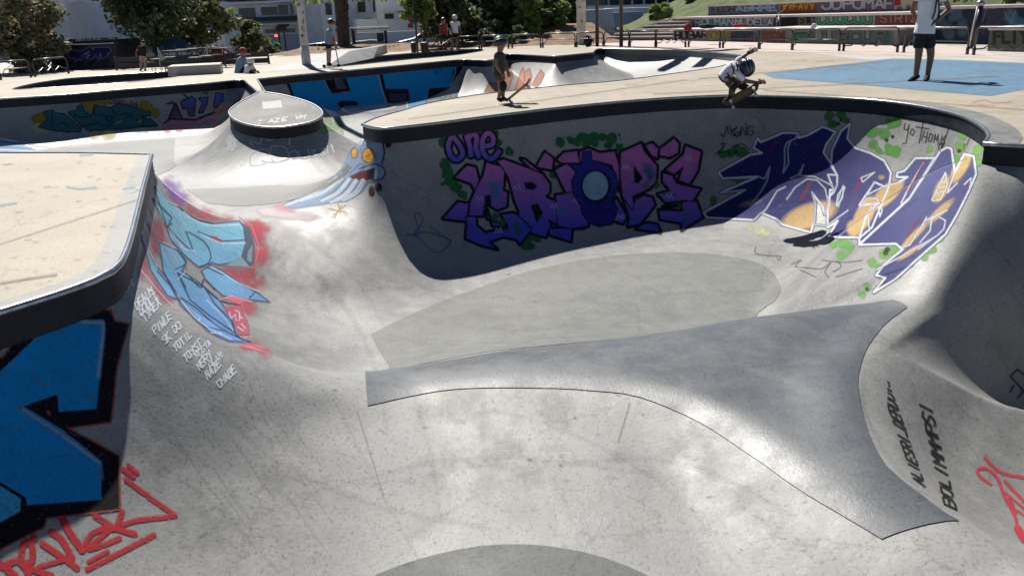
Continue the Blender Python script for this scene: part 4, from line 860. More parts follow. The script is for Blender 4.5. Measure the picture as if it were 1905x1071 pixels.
plain('white_paint', (.72, .72, .7), .45, noise=.15, scale=3); plain('car_white', (.62, .64, .66), .22, noise=.03); plain('car_silver', (.32, .35, .40), .22, metal=.4, noise=.03); plain('car_red', (.35, .03, .035), .25, noise=.05); plain('rubber', (.02, .02, .02), .8); plain('rim', (.4, .4, .42), .3, metal=.8)
plain('skin', (.34, .185, .125), .55, noise=.08, scale=10); plain('skin_dark', (.17, .085, .055), .55, noise=.08, scale=10); plain('skin_tan', (.24, .125, .08), .55, noise=.08)
plain('cloth_white', (.70, .71, .78), .85, noise=.08, scale=9); plain('cloth_black', (.012, .013, .016), .9, noise=.2); plain('cloth_navy', (.014, .018, .035), .9, noise=.2); plain('cloth_green', (.03, .05, .045), .9, noise=.2); plain('cloth_blue', (.16, .27, .38), .85, noise=.12); plain('cloth_red', (.28, .02, .03), .85, noise=.12); plain('cloth_brown', (.11, .075, .06), .9, noise=.2); plain('cloth_pink', (.42, .30, .29), .9)
plain('helmet_shell', (.016, .02, .032), .25, noise=.3, spec=.6); plain('helmet_white', (.6, .62, .63), .3); plain('hair', (.02, .014, .01), .7); plain('maple', (.10, .065, .04), .5, noise=.2, scale=12); plain('grip', (.014, .014, .015), .9); plain('wheel_white', (.6, .58, .52), .4)
plain('stone_tread', (.60, .54, .50), .8, noise=.15, scale=2); plain('stone_dark', (.13, .105, .1), .85, noise=.35, scale=2); plain('tier_wall', (.17, .17, .17), .85, noise=.4, scale=1.5, bump=.3); plain('red_canvas', (.38, .03, .05), .8); plain('blue_canvas', (.03, .06, .1), .8); plain('flag_cloth', (.36, .40, .30), .8)
plain('metal_grey', (.3, .31, .32), .35, metal=.8); plain('brick', (.27, .15, .12), .85, noise=.35, scale=4); plain('lamp_red', (.5, .02, .02), .4); plain('sign_red', (.2, .03, .05), .6); plain('pink_paving', (.50, .42, .38), .85, noise=.12, scale=1.5)
for n_ in ('leaf_dark', 'leaf_olive', 'leaf_green', 'leaf_brown', 'leaf_bright'):
    t = MATS[n_].node_tree; p = t.nodes['Principled BSDF']; tl = N(t, 'ShaderNodeBsdfTranslucent'); mx = N(t, 'ShaderNodeMixShader'); mx.inputs[0].default_value = .4
    t.links.new(p.inputs['Base Color'].links[0].from_socket, tl.inputs['Color']); t.links.new(p.outputs[0], mx.inputs[1]); t.links.new(tl.outputs[0], mx.inputs[2]); t.links.new(mx.outputs[0], t.nodes['Material Output'].inputs[0])
m, t, p = newmat('glass'); p.inputs['Base Color'].default_value = (.75, .85, .85, 1); p.inputs['Roughness'].default_value = .05; p.inputs['Alpha'].default_value = .22
m, t, p = newmat('signal_red_light'); p.inputs['Base Color'].default_value = (.8, .05, .03, 1); p.inputs['Emission Color'].default_value = (1, .12, .06, 1); p.inputs['Emission Strength'].default_value = 2.0

# ------------------------------------------------------------------ street, slopes and backdrop ground
def quadsheet(name, pts, mat, kind='structure', sub=1):
    o = mesh_obj(name, pts, [(0, 1, 2, 3)], mat, smooth=False); return tag(o, kind=kind)
quadsheet('street_road', [(-400, 52.4, -1.25), (400, 52.4, -1.25), (400, 900, -1.25), (-400, 900, -1.25)], 'asphalt')
quadsheet('plaza_edge', [(-60, 52.5, 0), (60, 52.5, 0), (60, 52.5, -1.3), (-60, 52.5, -1.3)], 'stone_dark')
def terrain(name, x0, x1, y0, y1, fn, mat, nx_=60, ny_=40):
    X, Y = np.meshgrid(np.linspace(x0, x1, nx_), np.linspace(y0, y1, ny_)); Z = fn(X, Y)
    i = np.arange(nx_*ny_).reshape(ny_, nx_); q = np.stack([i[:-1, :-1], i[:-1, 1:], i[1:, 1:], i[1:, :-1]], -1).reshape(-1, 4)
    return tag(mesh_obj(name, np.stack([X.ravel(), Y.ravel(), Z.ravel()], 1), q, mat), kind='structure')
nz = lambda X, Y: .05*np.sin(X*2.3+Y)+.05*np.sin(Y*3.1-X*1.2)
terrain('dry_slope', -12.5, 6.5, 44.6, 52.4, lambda X, Y: np.clip((Y-45)/7.0, 0, 1)**1.1*np.where(X > -3, .95, .22)*np.clip((6.5-X)/1.2, 0, 1)*np.clip((X+12.5)/.8, 0, 1)*np.where(X > -3, np.clip((X+3)/3, .25, 1), 1)+nz(X, Y)*.5-.02, 'dry_grass')
terrain('grass_hill', 8.2, 40, 47.0, 66, lambda X, Y: np.clip((Y-47)/12.0, 0, 1)*3.1*np.clip((X-8.2)/8.0, 0.0, 1)+nz(X, Y)+.25, 'green_grass')
pav = [P0(q)[0] for q in ((1090, 90), (1160, 92), (1290, 94), (1412, 96), (1474, 97.5), (1560, 99), (1680, 103), (1800, 106), (1905, 111))]
pavq = [(x, y, .004) for x, y in pav] + [(x+3.5, y+14, .004) for x, y in pav]
k_ = len(pav); o = mesh_obj('path', pavq, [(i, i+1, k_+i+1, k_+i) for i in range(k_-1)], 'pink_paving', smooth=False); tag(o, kind='structure')

# ------------------------------------------------------------------ trees
def crown(c, r, n, size, seed, clumps=26, flat=1.0, hollow=.35):
    g = np.random.default_rng(seed); u = g.normal(size=(clumps, 3)); u /= np.linalg.norm(u, axis=1)[:, None]; u *= (g.random((clumps, 1))**.45)*.88
    cc = u*np.array(r); cr = (.22+.22*g.random(clumps))*min(r)
    k = g.integers(0, clumps, n); d = g.normal(size=(n, 3)); d /= np.linalg.norm(d, axis=1)[:, None]; P = cc[k]+d*(cr[k]*(hollow+(1-hollow)*g.random(n))[:])[:, None]*np.array((1.15, 1.15, .85))+np.array(c)
    a = g.normal(size=(n, 3)); a[:, 2] *= .6; a /= np.linalg.norm(a, axis=1)[:, None]; b = np.cross(a, g.normal(size=(n, 3))); b /= np.linalg.norm(b, axis=1)[:, None]
    s = (size*(.6+.8*g.random(n)))[:, None]; V = np.stack([P-a*s, P-b*s*.55, P+a*s, P+b*s*.55], 1).reshape(-1, 3)
    return V, np.arange(4*n).reshape(-1, 4), cc+np.array(c)
def tree(name, label, base, c, r, n, size, mat, seed, trunk_r=.16, group=None, cat='tree', trunk=True, mat2=None):
    root = empty(name, base, 0, label, cat, group); B = np.array(base)
    V, q, cc = crown(c, r, n, size, seed)
    mi = (np.random.default_rng(seed).random(len(q)) < .3).astype(int) if mat2 else None
    mesh_obj('crown', V-B, q, mat, root, smooth=False, mats=[mat, mat2] if mat2 else None, mi=mi)
    if trunk:
        mb = MB(); top = Vector(c); b0 = Vector(base); mid = b0.lerp(top, .5)+Vector((.15, 0, 0)); mb.tube([b0-Vector((0, 0, .2)), mid, top], [trunk_r, trunk_r*.75, trunk_r*.4], 8)
        for k in range(0, len(cc), 4): mb.tube([mid.lerp(top, .3), mid.lerp(Vector(cc[k]), .6)+Vector((0, 0, .1)), Vector(cc[k])], [trunk_r*.4, trunk_r*.22, trunk_r*.08], 5)
        mb.build('trunk', 'bark', root)
    return root
def at(x, y, Y): return tuple(atd(x, y, Y))
def tree_px(name, label, x0, x1, y0, y1, Y, zb, n, size, mat, seed, dep=1.0, **kw):
    c = at((x0+x1)/2, (y0+y1)/2, Y); rx = (x1-x0)/2*Y/F; rz = (y1-y0)/2*Y/F
    return tree(name, label, (c[0], Y, zb), c, (rx, rx*dep, rz), n, size, mat, seed, **kw)
tree_px('bushy_tree', 'brownish green bushy tree at the left edge beside the snack kiosk', -70, 112, -45, 150, 38, -.2, 7500, .13, 'leaf_brown', 1, mat2='leaf_dark')
tree_px('dark_tree', 'big dark tree over the kiosk and the terrace', 150, 405, -90, 110, 43, -.2, 9500, .14, 'leaf_dark', 2, mat2='leaf_olive', trunk_r=.22)
tree_px('dark_tree', 'loose dark tree reaching towards the pale house wall', 300, 425, -40, 104, 46, -.2, 6000, .14, 'leaf_olive', 3, mat2='leaf_dark')
tree_px('olive_tree', 'small rounded olive green tree in front of the modern building', 428, 494, 36, 108, 47, -.2, 5000, .10, 'leaf_olive', 4, mat2='leaf_dark', trunk_r=.08)
tree_px('low_bush', 'low green bush beside the white hatchback', 478, 538, 82, 112, 50, -.8, 2200, .10, 'leaf_green', 5, cat='bush', trunk=False, mat2='leaf_brown')
tree_px('low_bush', 'low brownish bush at the foot of the olive green tree', 440, 490, 88, 112, 49, -.8, 1600, .10, 'leaf_brown', 6, cat='bush', trunk=False)
tree_px('dark_tree', 'huge dark tree behind the two standing riders', 775, 905, -80, 92, 50, -.2, 10000, .15, 'leaf_dark', 7, mat2='leaf_olive', trunk_r=.25)
tree_px('dark_tree', 'dense dark tree left of the bamboo clump', 860, 1000, -80, 88, 52, -.2, 12000, .15, 'leaf_dark', 8, trunk_r=.25)
tree_px('sunlit_tree', 'yellow green leafy tree beside the street sign pole', 748, 815, -40, 50, 47, -.2, 4500, .12, 'leaf_bright', 9, mat2='leaf_dark', trunk_r=.10)
tree_px('bamboo_clump', 'tall light green bamboo clump left of the graffiti covered white pole', 950, 1010, -30, 68, 50, .3, 4200, .16, 'leaf_green', 10, cat='bamboo', mat2='leaf_bright', trunk_r=.05)
tree_px('leafy_shrub', 'dense mid green shrub right of the bamboo', 985, 1062, -10, 66, 51.5, .4, 5000, .13, 'leaf_green', 11, cat='shrub', mat2='leaf_dark', trunk_r=.06)
tree_px('dark_tree', 'dark tree hidden behind the white pole', 1035, 1085, -60, 62, 56, 0, 4000, .15, 'leaf_dark', 12)
tree_px('green_shrub', 'round green shrub on the grass above the steps', 1205, 1248, 6, 40, 49, .8, 2400, .12, 'leaf_green', 13, cat='shrub', mat2='leaf_bright', trunk_r=.05)
tree_px('dark_tree', 'dark tree at the top right behind the graffiti walls', 1770, 2000, -110, 22, 38, .5, 9000, .13, 'leaf_dark', 14, mat2='leaf_brown')
tree_px('dark_tree', 'dark tree on top of the grass hill', 1270, 1345, -50, 14, 60, 3, 4000, .14, 'leaf_dark', 15)
tree_px('dark_tree', 'dark tree far behind the orange lettered wall', 1440, 1600, -80, 6, 64, 3, 5000, .16, 'leaf_dark', 16)
tree_px('dark_hedge', 'dark hedge in the shade under the big trees', 860, 1000, 44, 90, 48, 0, 6000, .12, 'leaf_dark', 17, cat='hedge', trunk=False)
# palm
pb = at(640, 93, 52.0); root = empty('palm_tree', pb, 0, 'stout palm trunk with drooping fronds before the white houses', 'palm tree'); mb = MB()
tp = at(632, -30, 52.0); mb.tube([Vector(pb)-Vector((0, 0, 1.3)), Vector(pb).lerp(Vector(tp), .3), Vector(pb).lerp(Vector(tp), .7), tp], [.42, .36, .40, .36], 12)
r_ = random.Random(3)
for k in range(26): 
    z = r_.uniform(.1, .95); a = r_.uniform(0, 6.28); q = Vector(pb).lerp(Vector(tp), z); mb.box((q.x+.36*math.cos(a), q.y+.36*math.sin(a), q.z), (.18, .18, .12), a, .6)
mb.build('trunk', 'bark', root)
V = []; 
for k in range(26):
    a = r_.uniform(0, 6.28); L = r_.uniform(1.6, 2.6); c = Vector(tp)+Vector((0, 0, .2)); pts_ = [c+Vector((math.cos(a)*L*s, math.sin(a)*L*s, .6*s-1.5*s*s)) for s in np.linspace(0, 1, 9)]
    for i in range(1, 9):
        d = pts_[i]-pts_[i-1]; sd_ = d.cross(Vector((0, 0, 1))).normalized()
        for sg in (-1, 1):
            q = pts_[i]; tip = q+sd_*sg*.5*(1-i/11)+Vector((0, 0, -.28)); V += [tuple(q), tuple(q+d*.35), tuple(tip+d*.4), tuple(tip)]
mesh_obj('crown', np.array(V)-np.array(pb), np.arange(len(V)).reshape(-1, 4), 'leaf_bright', root, smooth=False)

# ------------------------------------------------------------------ buildings across the street
def pt(x, y, Y): return Vector(atd(x, y, Y))
def facade(name, label, x0, x1, ytop, Y, mat, zb=-1.3, dep=8, skew=0.0):
    A = pt(x0, 40, Y); B = pt(x1, 40, Y+skew); top = max(pt(x0, ytop, Y).z, pt(x1, ytop, Y).z)
    root = empty(name, (A.x, A.y, zb), 0, label, 'building'); d = (B-A); d.z = 0; L = d.length; u = d/L; nrm = Vector((-u.y, u.x, 0))
    def P(x, y): # pixel on the facade plane
        r = Vector(rays([(x, y)])[0]); t_ = (A-Vector(CP)).dot(nrm)/r.dot(nrm); return Vector(CP)+r*t_
    mb = MB(); z0 = zb; mb.prism([(0, 0), (L, 0), (L, top-z0), (0, top-z0)], (A.x, A.y, z0), u, (0, 0, 1), nrm*dep); mb.build('wall', mat, root)
    def panel(nm, xa, ya, xb, yb, m_, out=.06, th=.1, lab=None, par=None):
        a = P(xa, yb); b = P(xb, ya); w_ = (b-a).dot(u); h_ = b.z-a.z; q = MB().prism([(0, 0), (w_, 0), (w_, h_), (0, h_)], a-nrm*out, u, (0, 0, 1), nrm*th)
        o = q.build(nm, m_, root)
        if par: o.parent = par; o.location = (0, 0, 0)
        if lab: o['label'] = lab
        return o
    return root, panel
rt, pn = facade('tiled_house', 'pale house with a tiled roof edge at the far left', -60, 128, 12, 78, 'cream_render')
pn('roof', -60, -30, 62, 11, 'roof_tile', .9, 1.2); pn('window', 75, 20, 95, 44, 'dark_glass')
rt, pn = facade('white_house', 'tall bluish white house between the trees on the left', 62, 416, -60, 82, 'white_render')
for xa, xb, ya, yb in ((128, 158, 4, 32), (385, 408, -10, 18), (200, 222, -5, 22)):
    w_ = pn('window', xa, ya, xb, yb, 'grey_render', .05, .1); pn('pane', xa+2, ya+2, xb-2, yb-2, 'dark_glass', .075, .06, None, w_)
rt, pn = facade('modern_building', 'modern white building with dark balcony bands and wide windows', 414, 655, -40, 74, 'white_render')
for k, (xa, xb, ya, yb) in enumerate(((446, 474, 15, 34), (487, 515, 13, 29), (500, 530, -22, -6), (560, 585, 5, 30))): pn('window', xa, ya, xb, yb, 'dark_glass')
pn('glazed_door', 519, 8, 562, 28, 'dark_glass', .08, .1, 'wide glazed sliding door'); pn('frame', 538, 8, 539.5, 28, 'metal_grey', .12, .06)
pn('balcony', 432, 29, 566, 43, 'dark_panel', 1.0, 1.0); pn('balcony', 566, 15, 612, 42, 'dark_panel', 1.0, 1.0); pn('balcony', 420, -4, 512, 3, 'dark_panel', 1.0, 1.0)
pn('slab', 420, 3, 590, 6, 'white_render', 1.1, 1.1); pn('slab', 460, 40, 592, 50, 'cream_render', .7, .7); pn('slab', 519, 4, 582, 6.5, 'white_paint', 1.3, 1.2)
pn('strip_window', 494, 53, 552, 62, 'dark_glass'); pn('strip_window', 566, 50, 585, 58, 'dark_glass'); pn('plinth', 492, 62, 604, 96, 'grey_render', .5, .5); pn('parapet', 440, 62, 604, 65, 'cream_render', .7, .7)
rt, pn = facade('villa', 'cream villa with a tall window right of the palm', 600, 702, -60, 70, 'cream_render', skew=3)
for xa, xb, ya, yb in ((663, 679, 2, 25), (604, 616, 4, 30), (692, 696, -10, 24)):
    w_ = pn('window', xa, ya, xb, yb, 'cream_render', .1, .1); pn('pane', xa+1.5, ya+1.5, xb-1.5, yb-1.5, 'dark_glass', .13, .06, None, w_)
pn('door', 680, 34, 692, 62, 'dark_panel'); pn('garden_wall', 640, 36, 676, 70, 'cream_render', 2.2, .5)
rt, pn = facade('white_annex', 'white rendered building with a small balcony and an outside stair', 694, 800, -60, 76, 'white_render')
pn('balcony', 712, 20, 740, 24, 'white_paint', .9, .9); pn('window', 716, 26, 732, 36, 'dark_panel'); pn('window', 740, 21, 754, 24, 'dark_glass'); pn('stair_rail', 735, 36, 758, 38, 'metal_grey', .8, .1); pn('sign', 760, 44, 768, 52, 'sign_red', .3, .1)
rt, pn = facade('dark_building', 'dark grey block with long windows behind the parked vans', 1052, 1330, -60, 84, 'grey_render')
for k in range(8): pn('window', 1090+k*22, -20, 1108+k*22, 10, 'dark_glass')
pn('window', 1118, 17, 1134, 34, 'dark_glass'); pn('band', 1085, 11, 1330, 13, 'white_render', .3, .3)
for k in range(4): pn('shutter', 1150+k*38, 15, 1180+k*38, 34, 'dark_panel')
rt, pn = facade('long_wall', 'long pale garden wall with railings across the street', 660, 780, 62, 66, 'white_render', dep=.4)
rt, pn = facade('far_block', 'dim far block closing the view behind the hill', 1300, 2100, -90, 110, 'grey_render')
rt, pn = facade('distant_block', 'dim block far behind the big dark trees', 770, 1060, -90, 95, 'grey_render')

# ------------------------------------------------------------------ vehicles
def car(kind, label, pos, rz, paint, prof, wd, group, glass):
    """side outline prof (x, z) lofted over the width with tumblehome; glass = list of side window outlines"""
    root = empty(kind, pos, rz, label, 'van' if 'van' in kind else 'car', group)
    n = len(prof); V = []; F_ = []; zmax = max(z for _, z in prof)
    secs = [(-1, .0), (-.97, 1), (-.8, 1), (.8, 1), (.97, 1), (1, .0)]
    for s_, k in ((-1, 0), (-.90, 1), (.90, 1), (1, 0)):
        for x, z in prof:
            tb = 1-.16*max(0, (z-.9))/(zmax-.9+1e-6) if z > .9 else 1
            V.append((x*(.985 if not k else 1), s_*wd/2*tb, z-(0 if k else .03)))
    for a in range(3):
        for i in range(n): j = (i+1) % n; F_.append((a*n+i, a*n+j, (a+1)*n+j, (a+1)*n+i))
    F_ += [tuple(range(n-1, -1, -1)), tuple(3*n+i for i in range(n))]
    b = mesh_obj('body', V, F_, paint, root, True); md = b.modifiers.new('b', 'BEVEL'); md.width = .03; md.segments = 2
    for sg in (-1, 1):
        for g in glass:
            mb = MB(); vv = []
            for x, z in g:
                tb = 1-.16*max(0, (z-.9))/(zmax-.9+1e-6); vv.append((x, sg*(wd/2*tb+.012), z))
            mb.add(vv, [tuple(range(len(vv))) if sg < 0 else tuple(range(len(vv)-1, -1, -1))]); mesh_obj('side_window', mb.v, mb.f, 'dark_glass', root, False)
    xs_ = [x for x, z in prof]
    for wx in (min(xs_)+.85, max(xs_)-.85):
        for sg in (-1, 1):
            ax = Matrix.Rotation(math.pi/2, 3, 'X'); mb = MB(); mb.lathe([(.32, -.1), (.34, -.05), (.34, .05), (.32, .1)], (wx, sg*(wd/2-.08), .34), 18, ax); w_ = mesh_obj('wheel', mb.v, mb.f, 'rubber', root, False)
            mb = MB(); mb.lathe([(.21, -.115), (.22, 0), (.21, .115)], (wx, sg*(wd/2-.075), .34), 14, ax); mesh_obj('rim', mb.v, mb.f, 'rim', w_, False)
    for sg in (-1, 1): mb = MB(); mb.box((max(xs_)-.03, sg*wd*.36, .72), (.09, .3, .14)); mesh_obj('headlight', mb.v, mb.f, 'wheel_white', root, False)
    for sg in (-1, 1): mb = MB(); mb.box((min(xs_)+.03, sg*wd*.38, .8), (.09, .22, .2)); mesh_obj('tail_light', mb.v, mb.f, 'lamp_red', root, False)
    return root
HATCH = [(-2.0, .3), (2.0, .3), (2.08, .62), (1.95, .82), (1.05, .98), (.35, 1.42), (-.9, 1.5), (-1.75, 1.38), (-2.05, .95), (-2.08, .5)]
HG = [[(.95, .98), (.36, 1.36), (-.25, 1.4), (-.25, .98)], [(-.33, .98), (-.33, 1.4), (-1.1, 1.42), (-1.65, 1.28), (-1.75, 1.0)]]
VAN = [(-2.4, .35), (2.35, .35), (2.45, .8), (2.2, 1.05), (1.55, 1.75), (1.1, 1.95), (-2.3, 1.98), (-2.45, .9)]
VG = [[(2.0, 1.1), (1.45, 1.68), (.9, 1.7), (.9, 1.1)]]
cg = 'cars parked along the street'
def car_at(x, Y, **kw): q = pt(x, 50, Y); return (q.x, Y, -1.25)
car('white_hatchback', 'white hatchback parked behind the tall pole with a red scrawl', car_at(583, 62), math.pi, 'car_white', HATCH, 1.75, cg, HG)
car('silver_car', 'silver blue car half hidden by the yellow green tree', (pt(800, 50, 55).x, 55, -.55), math.pi+.1, 'car_silver', HATCH, 1.75, cg, HG)
car('white_van', 'white van whose nose shows right of the thick white pole', (pt(1072, 50, 60).x, 60, -.30), math.pi, 'car_white', VAN, 1.9, 'vans parked by the dark building', VG)
car('white_van', 'pale blue grey van between the two slim dark poles', (pt(1133, 50, 66).x, 66, -.55), math.pi, 'car_silver', VAN, 1.9, 'vans parked by the dark building', VG)
car('white_van', 'white van standing right of the slim dark poles', (pt(1180, 50, 70).x, 70, -.25), 0, 'car_white', VAN, 1.9, 'vans parked by the dark building', VG)
car('grey_car', 'grey roofed car glimpsed above the snack kiosk', (pt(142, 60, 58).x, 58, -.35), 0, 'car_silver', HATCH, 1.75, cg, HG)
car('dark_car', 'car seen through the glass of the bus shelter', (pt(668, 60, 64).x, 64, -1.25), math.pi, 'dark_panel', HATCH, 1.75, cg, HG)
quadsheet('parking_ground', [(-9, 53, -.9), (22, 53, -.35), (26, 75, -.35), (-6, 75, -.9)], 'asphalt')

# ------------------------------------------------------------------ bus shelter, poles, lights, signs
q = pt(684, 90, 57); root = empty('bus_shelter', (q.x, 57, -1.25), 0, 'glass bus shelter with a pale flat roof beyond the dry slope', 'bus shelter')
def pxbox(Y, x0, y0, x1, y1, dep=.08, mb=None):
    a = pt(x0, y1, Y); b = pt(x1, y0, Y); mb = mb or MB(); mb.box(((a.x+b.x)/2, Y+dep/2, (a.z+b.z)/2), (abs(b.x-a.x), dep, abs(b.z-a.z))); return mb
rot_ = math.radians(2)
pxbox(57, 645, 49, 721, 52.5, 1.4).build('roof', 'wheel_white', root, label='pale roof'); pxbox(57.02, 645, 53, 721, 57, 1.3).build('fascia', 'black_paint', root)
for x in (648, 658, 718): pxbox(57.1, x-1.2, 57, x+1.2, 92, .1).build('post', 'black_paint', root)
pxbox(57.3, 652, 57, 717, 84, .02).build('glass_panel', 'glass', root)
pxbox(57.2, 702, 62, 713, 78, .05).build('poster_frame', 'black_paint', root)
def pole(name, label, px, base_Y, zb, rb, rt_, h, mat, lean=(0, 0), cat='pole', extra=None):
    x, y = px; b = pt(x, y, base_Y); b.z = zb; root = empty(name, b, 0, label, cat)
    MB().tube([(b.x, b.y, b.z-.05), (b.x+lean[0]*h, b.y+lean[1]*h, b.z+h)], [rb, rt_], 16).build('shaft', mat, root, True)
    return root, b
def px_ground(x, y): return Vector(onz(x, y))
g = px_ground(571, 126)
plain('pole_white', (.50, .49, .48), .7, noise=.25, scale=3, col2=(.33, .32, .32))
root, b = pole('tall_pole', 'tall white pole covered in tags with a dark foot behind the scooter rider', (571, 126), g.y, 0, .15, .12, 9, 'pole_white', cat='lamp post')
MB().tube([(b.x, b.y, 0), (b.x, b.y, .75)], [.165, .16], 16).build('dark_foot', 'grey_render', root, True)
g = px_ground(1082, 84)
root2, b2 = pole('tall_pole', 'thick white pole with red and black tags, backpack at its foot', (1082, 84), g.y, 0, .24, .17, 10, 'pole_white', cat='lamp post')
for (rr_, bb, yy, seq) in ((root, b, 33, 12), (root2, b2, 43, 9)):
    mb = MB(); rn = random.Random(seq); R0 = .152 if seq == 12 else .235
    for k in range(seq):
        z = 1.1+k*(.26 if seq == 12 else .3); a0 = -math.pi/2+rn.uniform(-.6, .6)
        P = [(bb.x+(R0+.004-.0016*z*2)*math.cos(a0+j*.12*rn.choice((1, -1))), bb.y+(R0+.004-.0016*z*2)*math.sin(a0+j*.12), z+rn.uniform(-.09, .09)) for j in range(5)]
        mb.tube(P, .012, 4)
    mb.build('scrawl', 'sign_red' if seq == 9 else 'black_paint', rr_)
for (x, y, lab, ang) in ((1111, 87, 'slim dark lamp post nearer the thick white pole', 0), (1155.5, 88, 'slim dark floodlight post before the steps', .5)):
    g = px_ground(x, y); root, b = pole('floodlight_post', lab, (x, y), g.y, 0, .085, .075, 8.2, 'black_paint', cat='lamp post')
    b.x, b.y = g.x, g.y; mb = MB(); a = Vector((math.cos(ang), math.sin(ang), 0))
    mb.tube([Vector((b.x, b.y, 8.1))-a*.9, Vector((b.x, b.y, 8.1))+a*.9], .05, 6); mb.build('cross_arm', 'black_paint', root)
    for s_ in (-.8, 0, .8):
        q = Vector((b.x, b.y, 8.35))+a*s_; MB().box(q, (.75, .45, .55), ang+.2*s_).build('floodlight', 'black_paint', root)
# traffic lights
for k, (x0, x1) in enumerate(((518, 520.5), (528, 532))):
    q = pt(x1, 92, 58); root = empty('traffic_light', (q.x, 58, -1.25), 0, ('traffic light with a small red signal, left one of the pair' if k == 0 else 'traffic light with no lit lamp, right one of the pair'), 'traffic light')
    a = pt(x0, 56, 58); MB().tube([(q.x, 58, -1.3), (a.x, 58, a.z)], .05, 8).build('post', 'black_paint', root)
    pxbox(57.8, x0-5, 48, x0+4, 58, .3).build('signal_head', 'black_paint', root)
    if k == 0: pxbox(57.7, 511, 65, 515.5, 69, .1).build('signal_lamp', 'signal_red_light', root)
    pxbox(57.9, x0-1, 45, x0+9, 50, .2).build('signal_hood', 'black_paint', root)
g = px_ground(777, 98); root, b = pole('sign_pole', 'thin dark pole with a small red sign beside the litter bins', (777, 98), g.y, 0, .05, .05, 2.7, 'black_paint', cat='sign'); pxbox(g.y-.1, 760, 30, 767, 38, .03).build('sign_plate', 'sign_red', root)
pxbox(g.y-.1, 762, 43, 768, 51, .03).build('sign_plate', 'sign_red', root)
for k, (x0, x1, lb) in enumerate(((765, 775, 'ribbed dark litter bin left of the thin pole'), (783, 798, 'wider dark litter bin right of the thin pole'))):
    g = px_ground((x0+x1)/2, 98); q = pt(x0, 98, g.y); w_ = (x1-x0)*g.y/F; root = empty('litter_bin', g, 0, lb, 'bin', 'litter bins by the thin pole'); z1 = 17*g.y/F
    MB().lathe([(w_*.44, 0), (w_*.5, z1*.9), (w_*.5, z1*.95)], g, 14).build('body', 'black_paint', root)
    mb = MB(); mb.lathe([(w_*.53, z1*.95), (w_*.53, z1*1.02), (w_*.3, z1*1.06)], g, 14).build('lid', 'metal_grey', root)
g = px_ground(1806, 100); g = Vector((pt(1808, 90, 27.5).x, 27.5, 0)); root = empty('park_post', g, 0, 'slim dark post with a bright rounded top behind the barriers', 'post')
MB().tube([(g.x, g.y, 0), (g.x+.13, g.y, 1.25)], [.10, .07], 10).build('shaft', 'black_paint', root, True); MB().tube([(g.x-.16, g.y-.1, 0), (g.x-.03, g.y-.1, 1.25)], .022, 8).build('pipe', 'wheel_white', root, True)
MB().lathe([(.05, 0), (.12, .04), (.13, .12), (.05, .18)], (g.x+.1, g.y, 1.24), 12).build('top', 'metal_grey', root, True)
# ------------------------------------------------------------------ barriers
def barrier(xa, ya, xb, yb, ytop, lab, zig, grp='tube barriers along the plaza'):
    A_ = px_ground(xa, ya); B_ = px_ground(xb, yb); h_ = 1.55-(ytop-prj_h((xa+xb)/2))*((A_.y+B_.y)/2)/F; h_ = max(.62, min(1.05, h_)); root = empty('barrier', A_, 0, lab, 'barrier', grp); u = (B_-A_); L = u.length; u.normalize(); z = Vector((0, 0, 1))
    MB().tube([A_, A_+z*(h_-.12), A_+z*(h_-.03)+u*.04, A_+z*h_+u*.13, B_+z*h_-u*.13, B_+z*(h_-.03)-u*.04, B_+z*(h_-.12), B_], .027, 8).build('frame', 'rail_paint', root, True)
    MB().tube([A_+z*(h_+.018)+u*.12, B_+z*(h_+.018)-u*.12], .02, 6).build('top_rail', 'rail_top', root, True)
    for q in (A_, B_): MB().tube([q, q+z*.22], .045, 8).build('foot', 'rail_paint', root, True)
    if zig:
        P = [A_+z*.16, A_+z*.18+u*.14*L]; n = 6
        for i in range(1, n): P.append(A_+u*(L*(.14+.72*i/n))+z*(.30 if i % 2 else .17))
        P += [B_+z*.22-u*.1*L, B_+z*.16]
    else: P = [A_+z*.17, A_+z*.2+u*.12, A_+z*.36+u*.22, B_+z*.36-u*.08, B_+z*.3]
    MB().tube(P, .02, 6).build('lower_rail', 'rail_paint', root, True); return root
def prj_h(x): return 66.3-(x-0)*.0402
for a_ in ((1474, 94, 1561, 95.5, 51, 'barrier with a straight lower rail and something white on top', 0), (1569, 95.5, 1669, 98, 48, 'barrier with a zigzag lower rail left of the man in white', 1), (1681, 98.5, 1799, 102, 48, 'barrier half hidden behind the man in white', 0), (1811, 103, 1935, 107, 47, 'barrier with a zigzag lower rail at the right edge', 1),
           (1413, 92, 1473, 93.5, 51.5, 'barrier before the block with red letters', 0), (1345, 90, 1411, 91.5, 52, 'barrier before the dark recess of the graffiti wall', 0), (1281, 88, 1339, 90, 53, 'barrier with a red cloth on its left end', 0), (1221, 88, 1275, 88.5, 55, 'barrier with a zigzag lower rail before the bold letters', 1), (1172, 87, 1219, 88, 55.5, 'barrier before the middle of the steps', 0), (1124, 86, 1170, 87, 58, 'barrier before the left end of the steps', 0),
           (1073, 88, 1122, 86.5, 58, 'barrier behind the slim dark lamp post', 0), (1010, 89, 1070, 88, 61, 'barrier left of the thick white pole', 0), (953, 90.5, 1006, 89.5, 63, 'barrier right of the helmeted child with the tilted board', 0), (896, 92, 946, 91, 65, 'barrier behind the head of the helmeted child', 0), (852, 93.5, 892, 92.5, 67, 'barrier in the shade right of the white shirt rider', 0),
           (66, 143, 128, 137, 119, 'barrier with a zigzag lower rail before the kiosk', 1), (2, 149, 58, 144, 125, 'barrier at the left edge before the bushy tree', 0)): barrier(*a_)
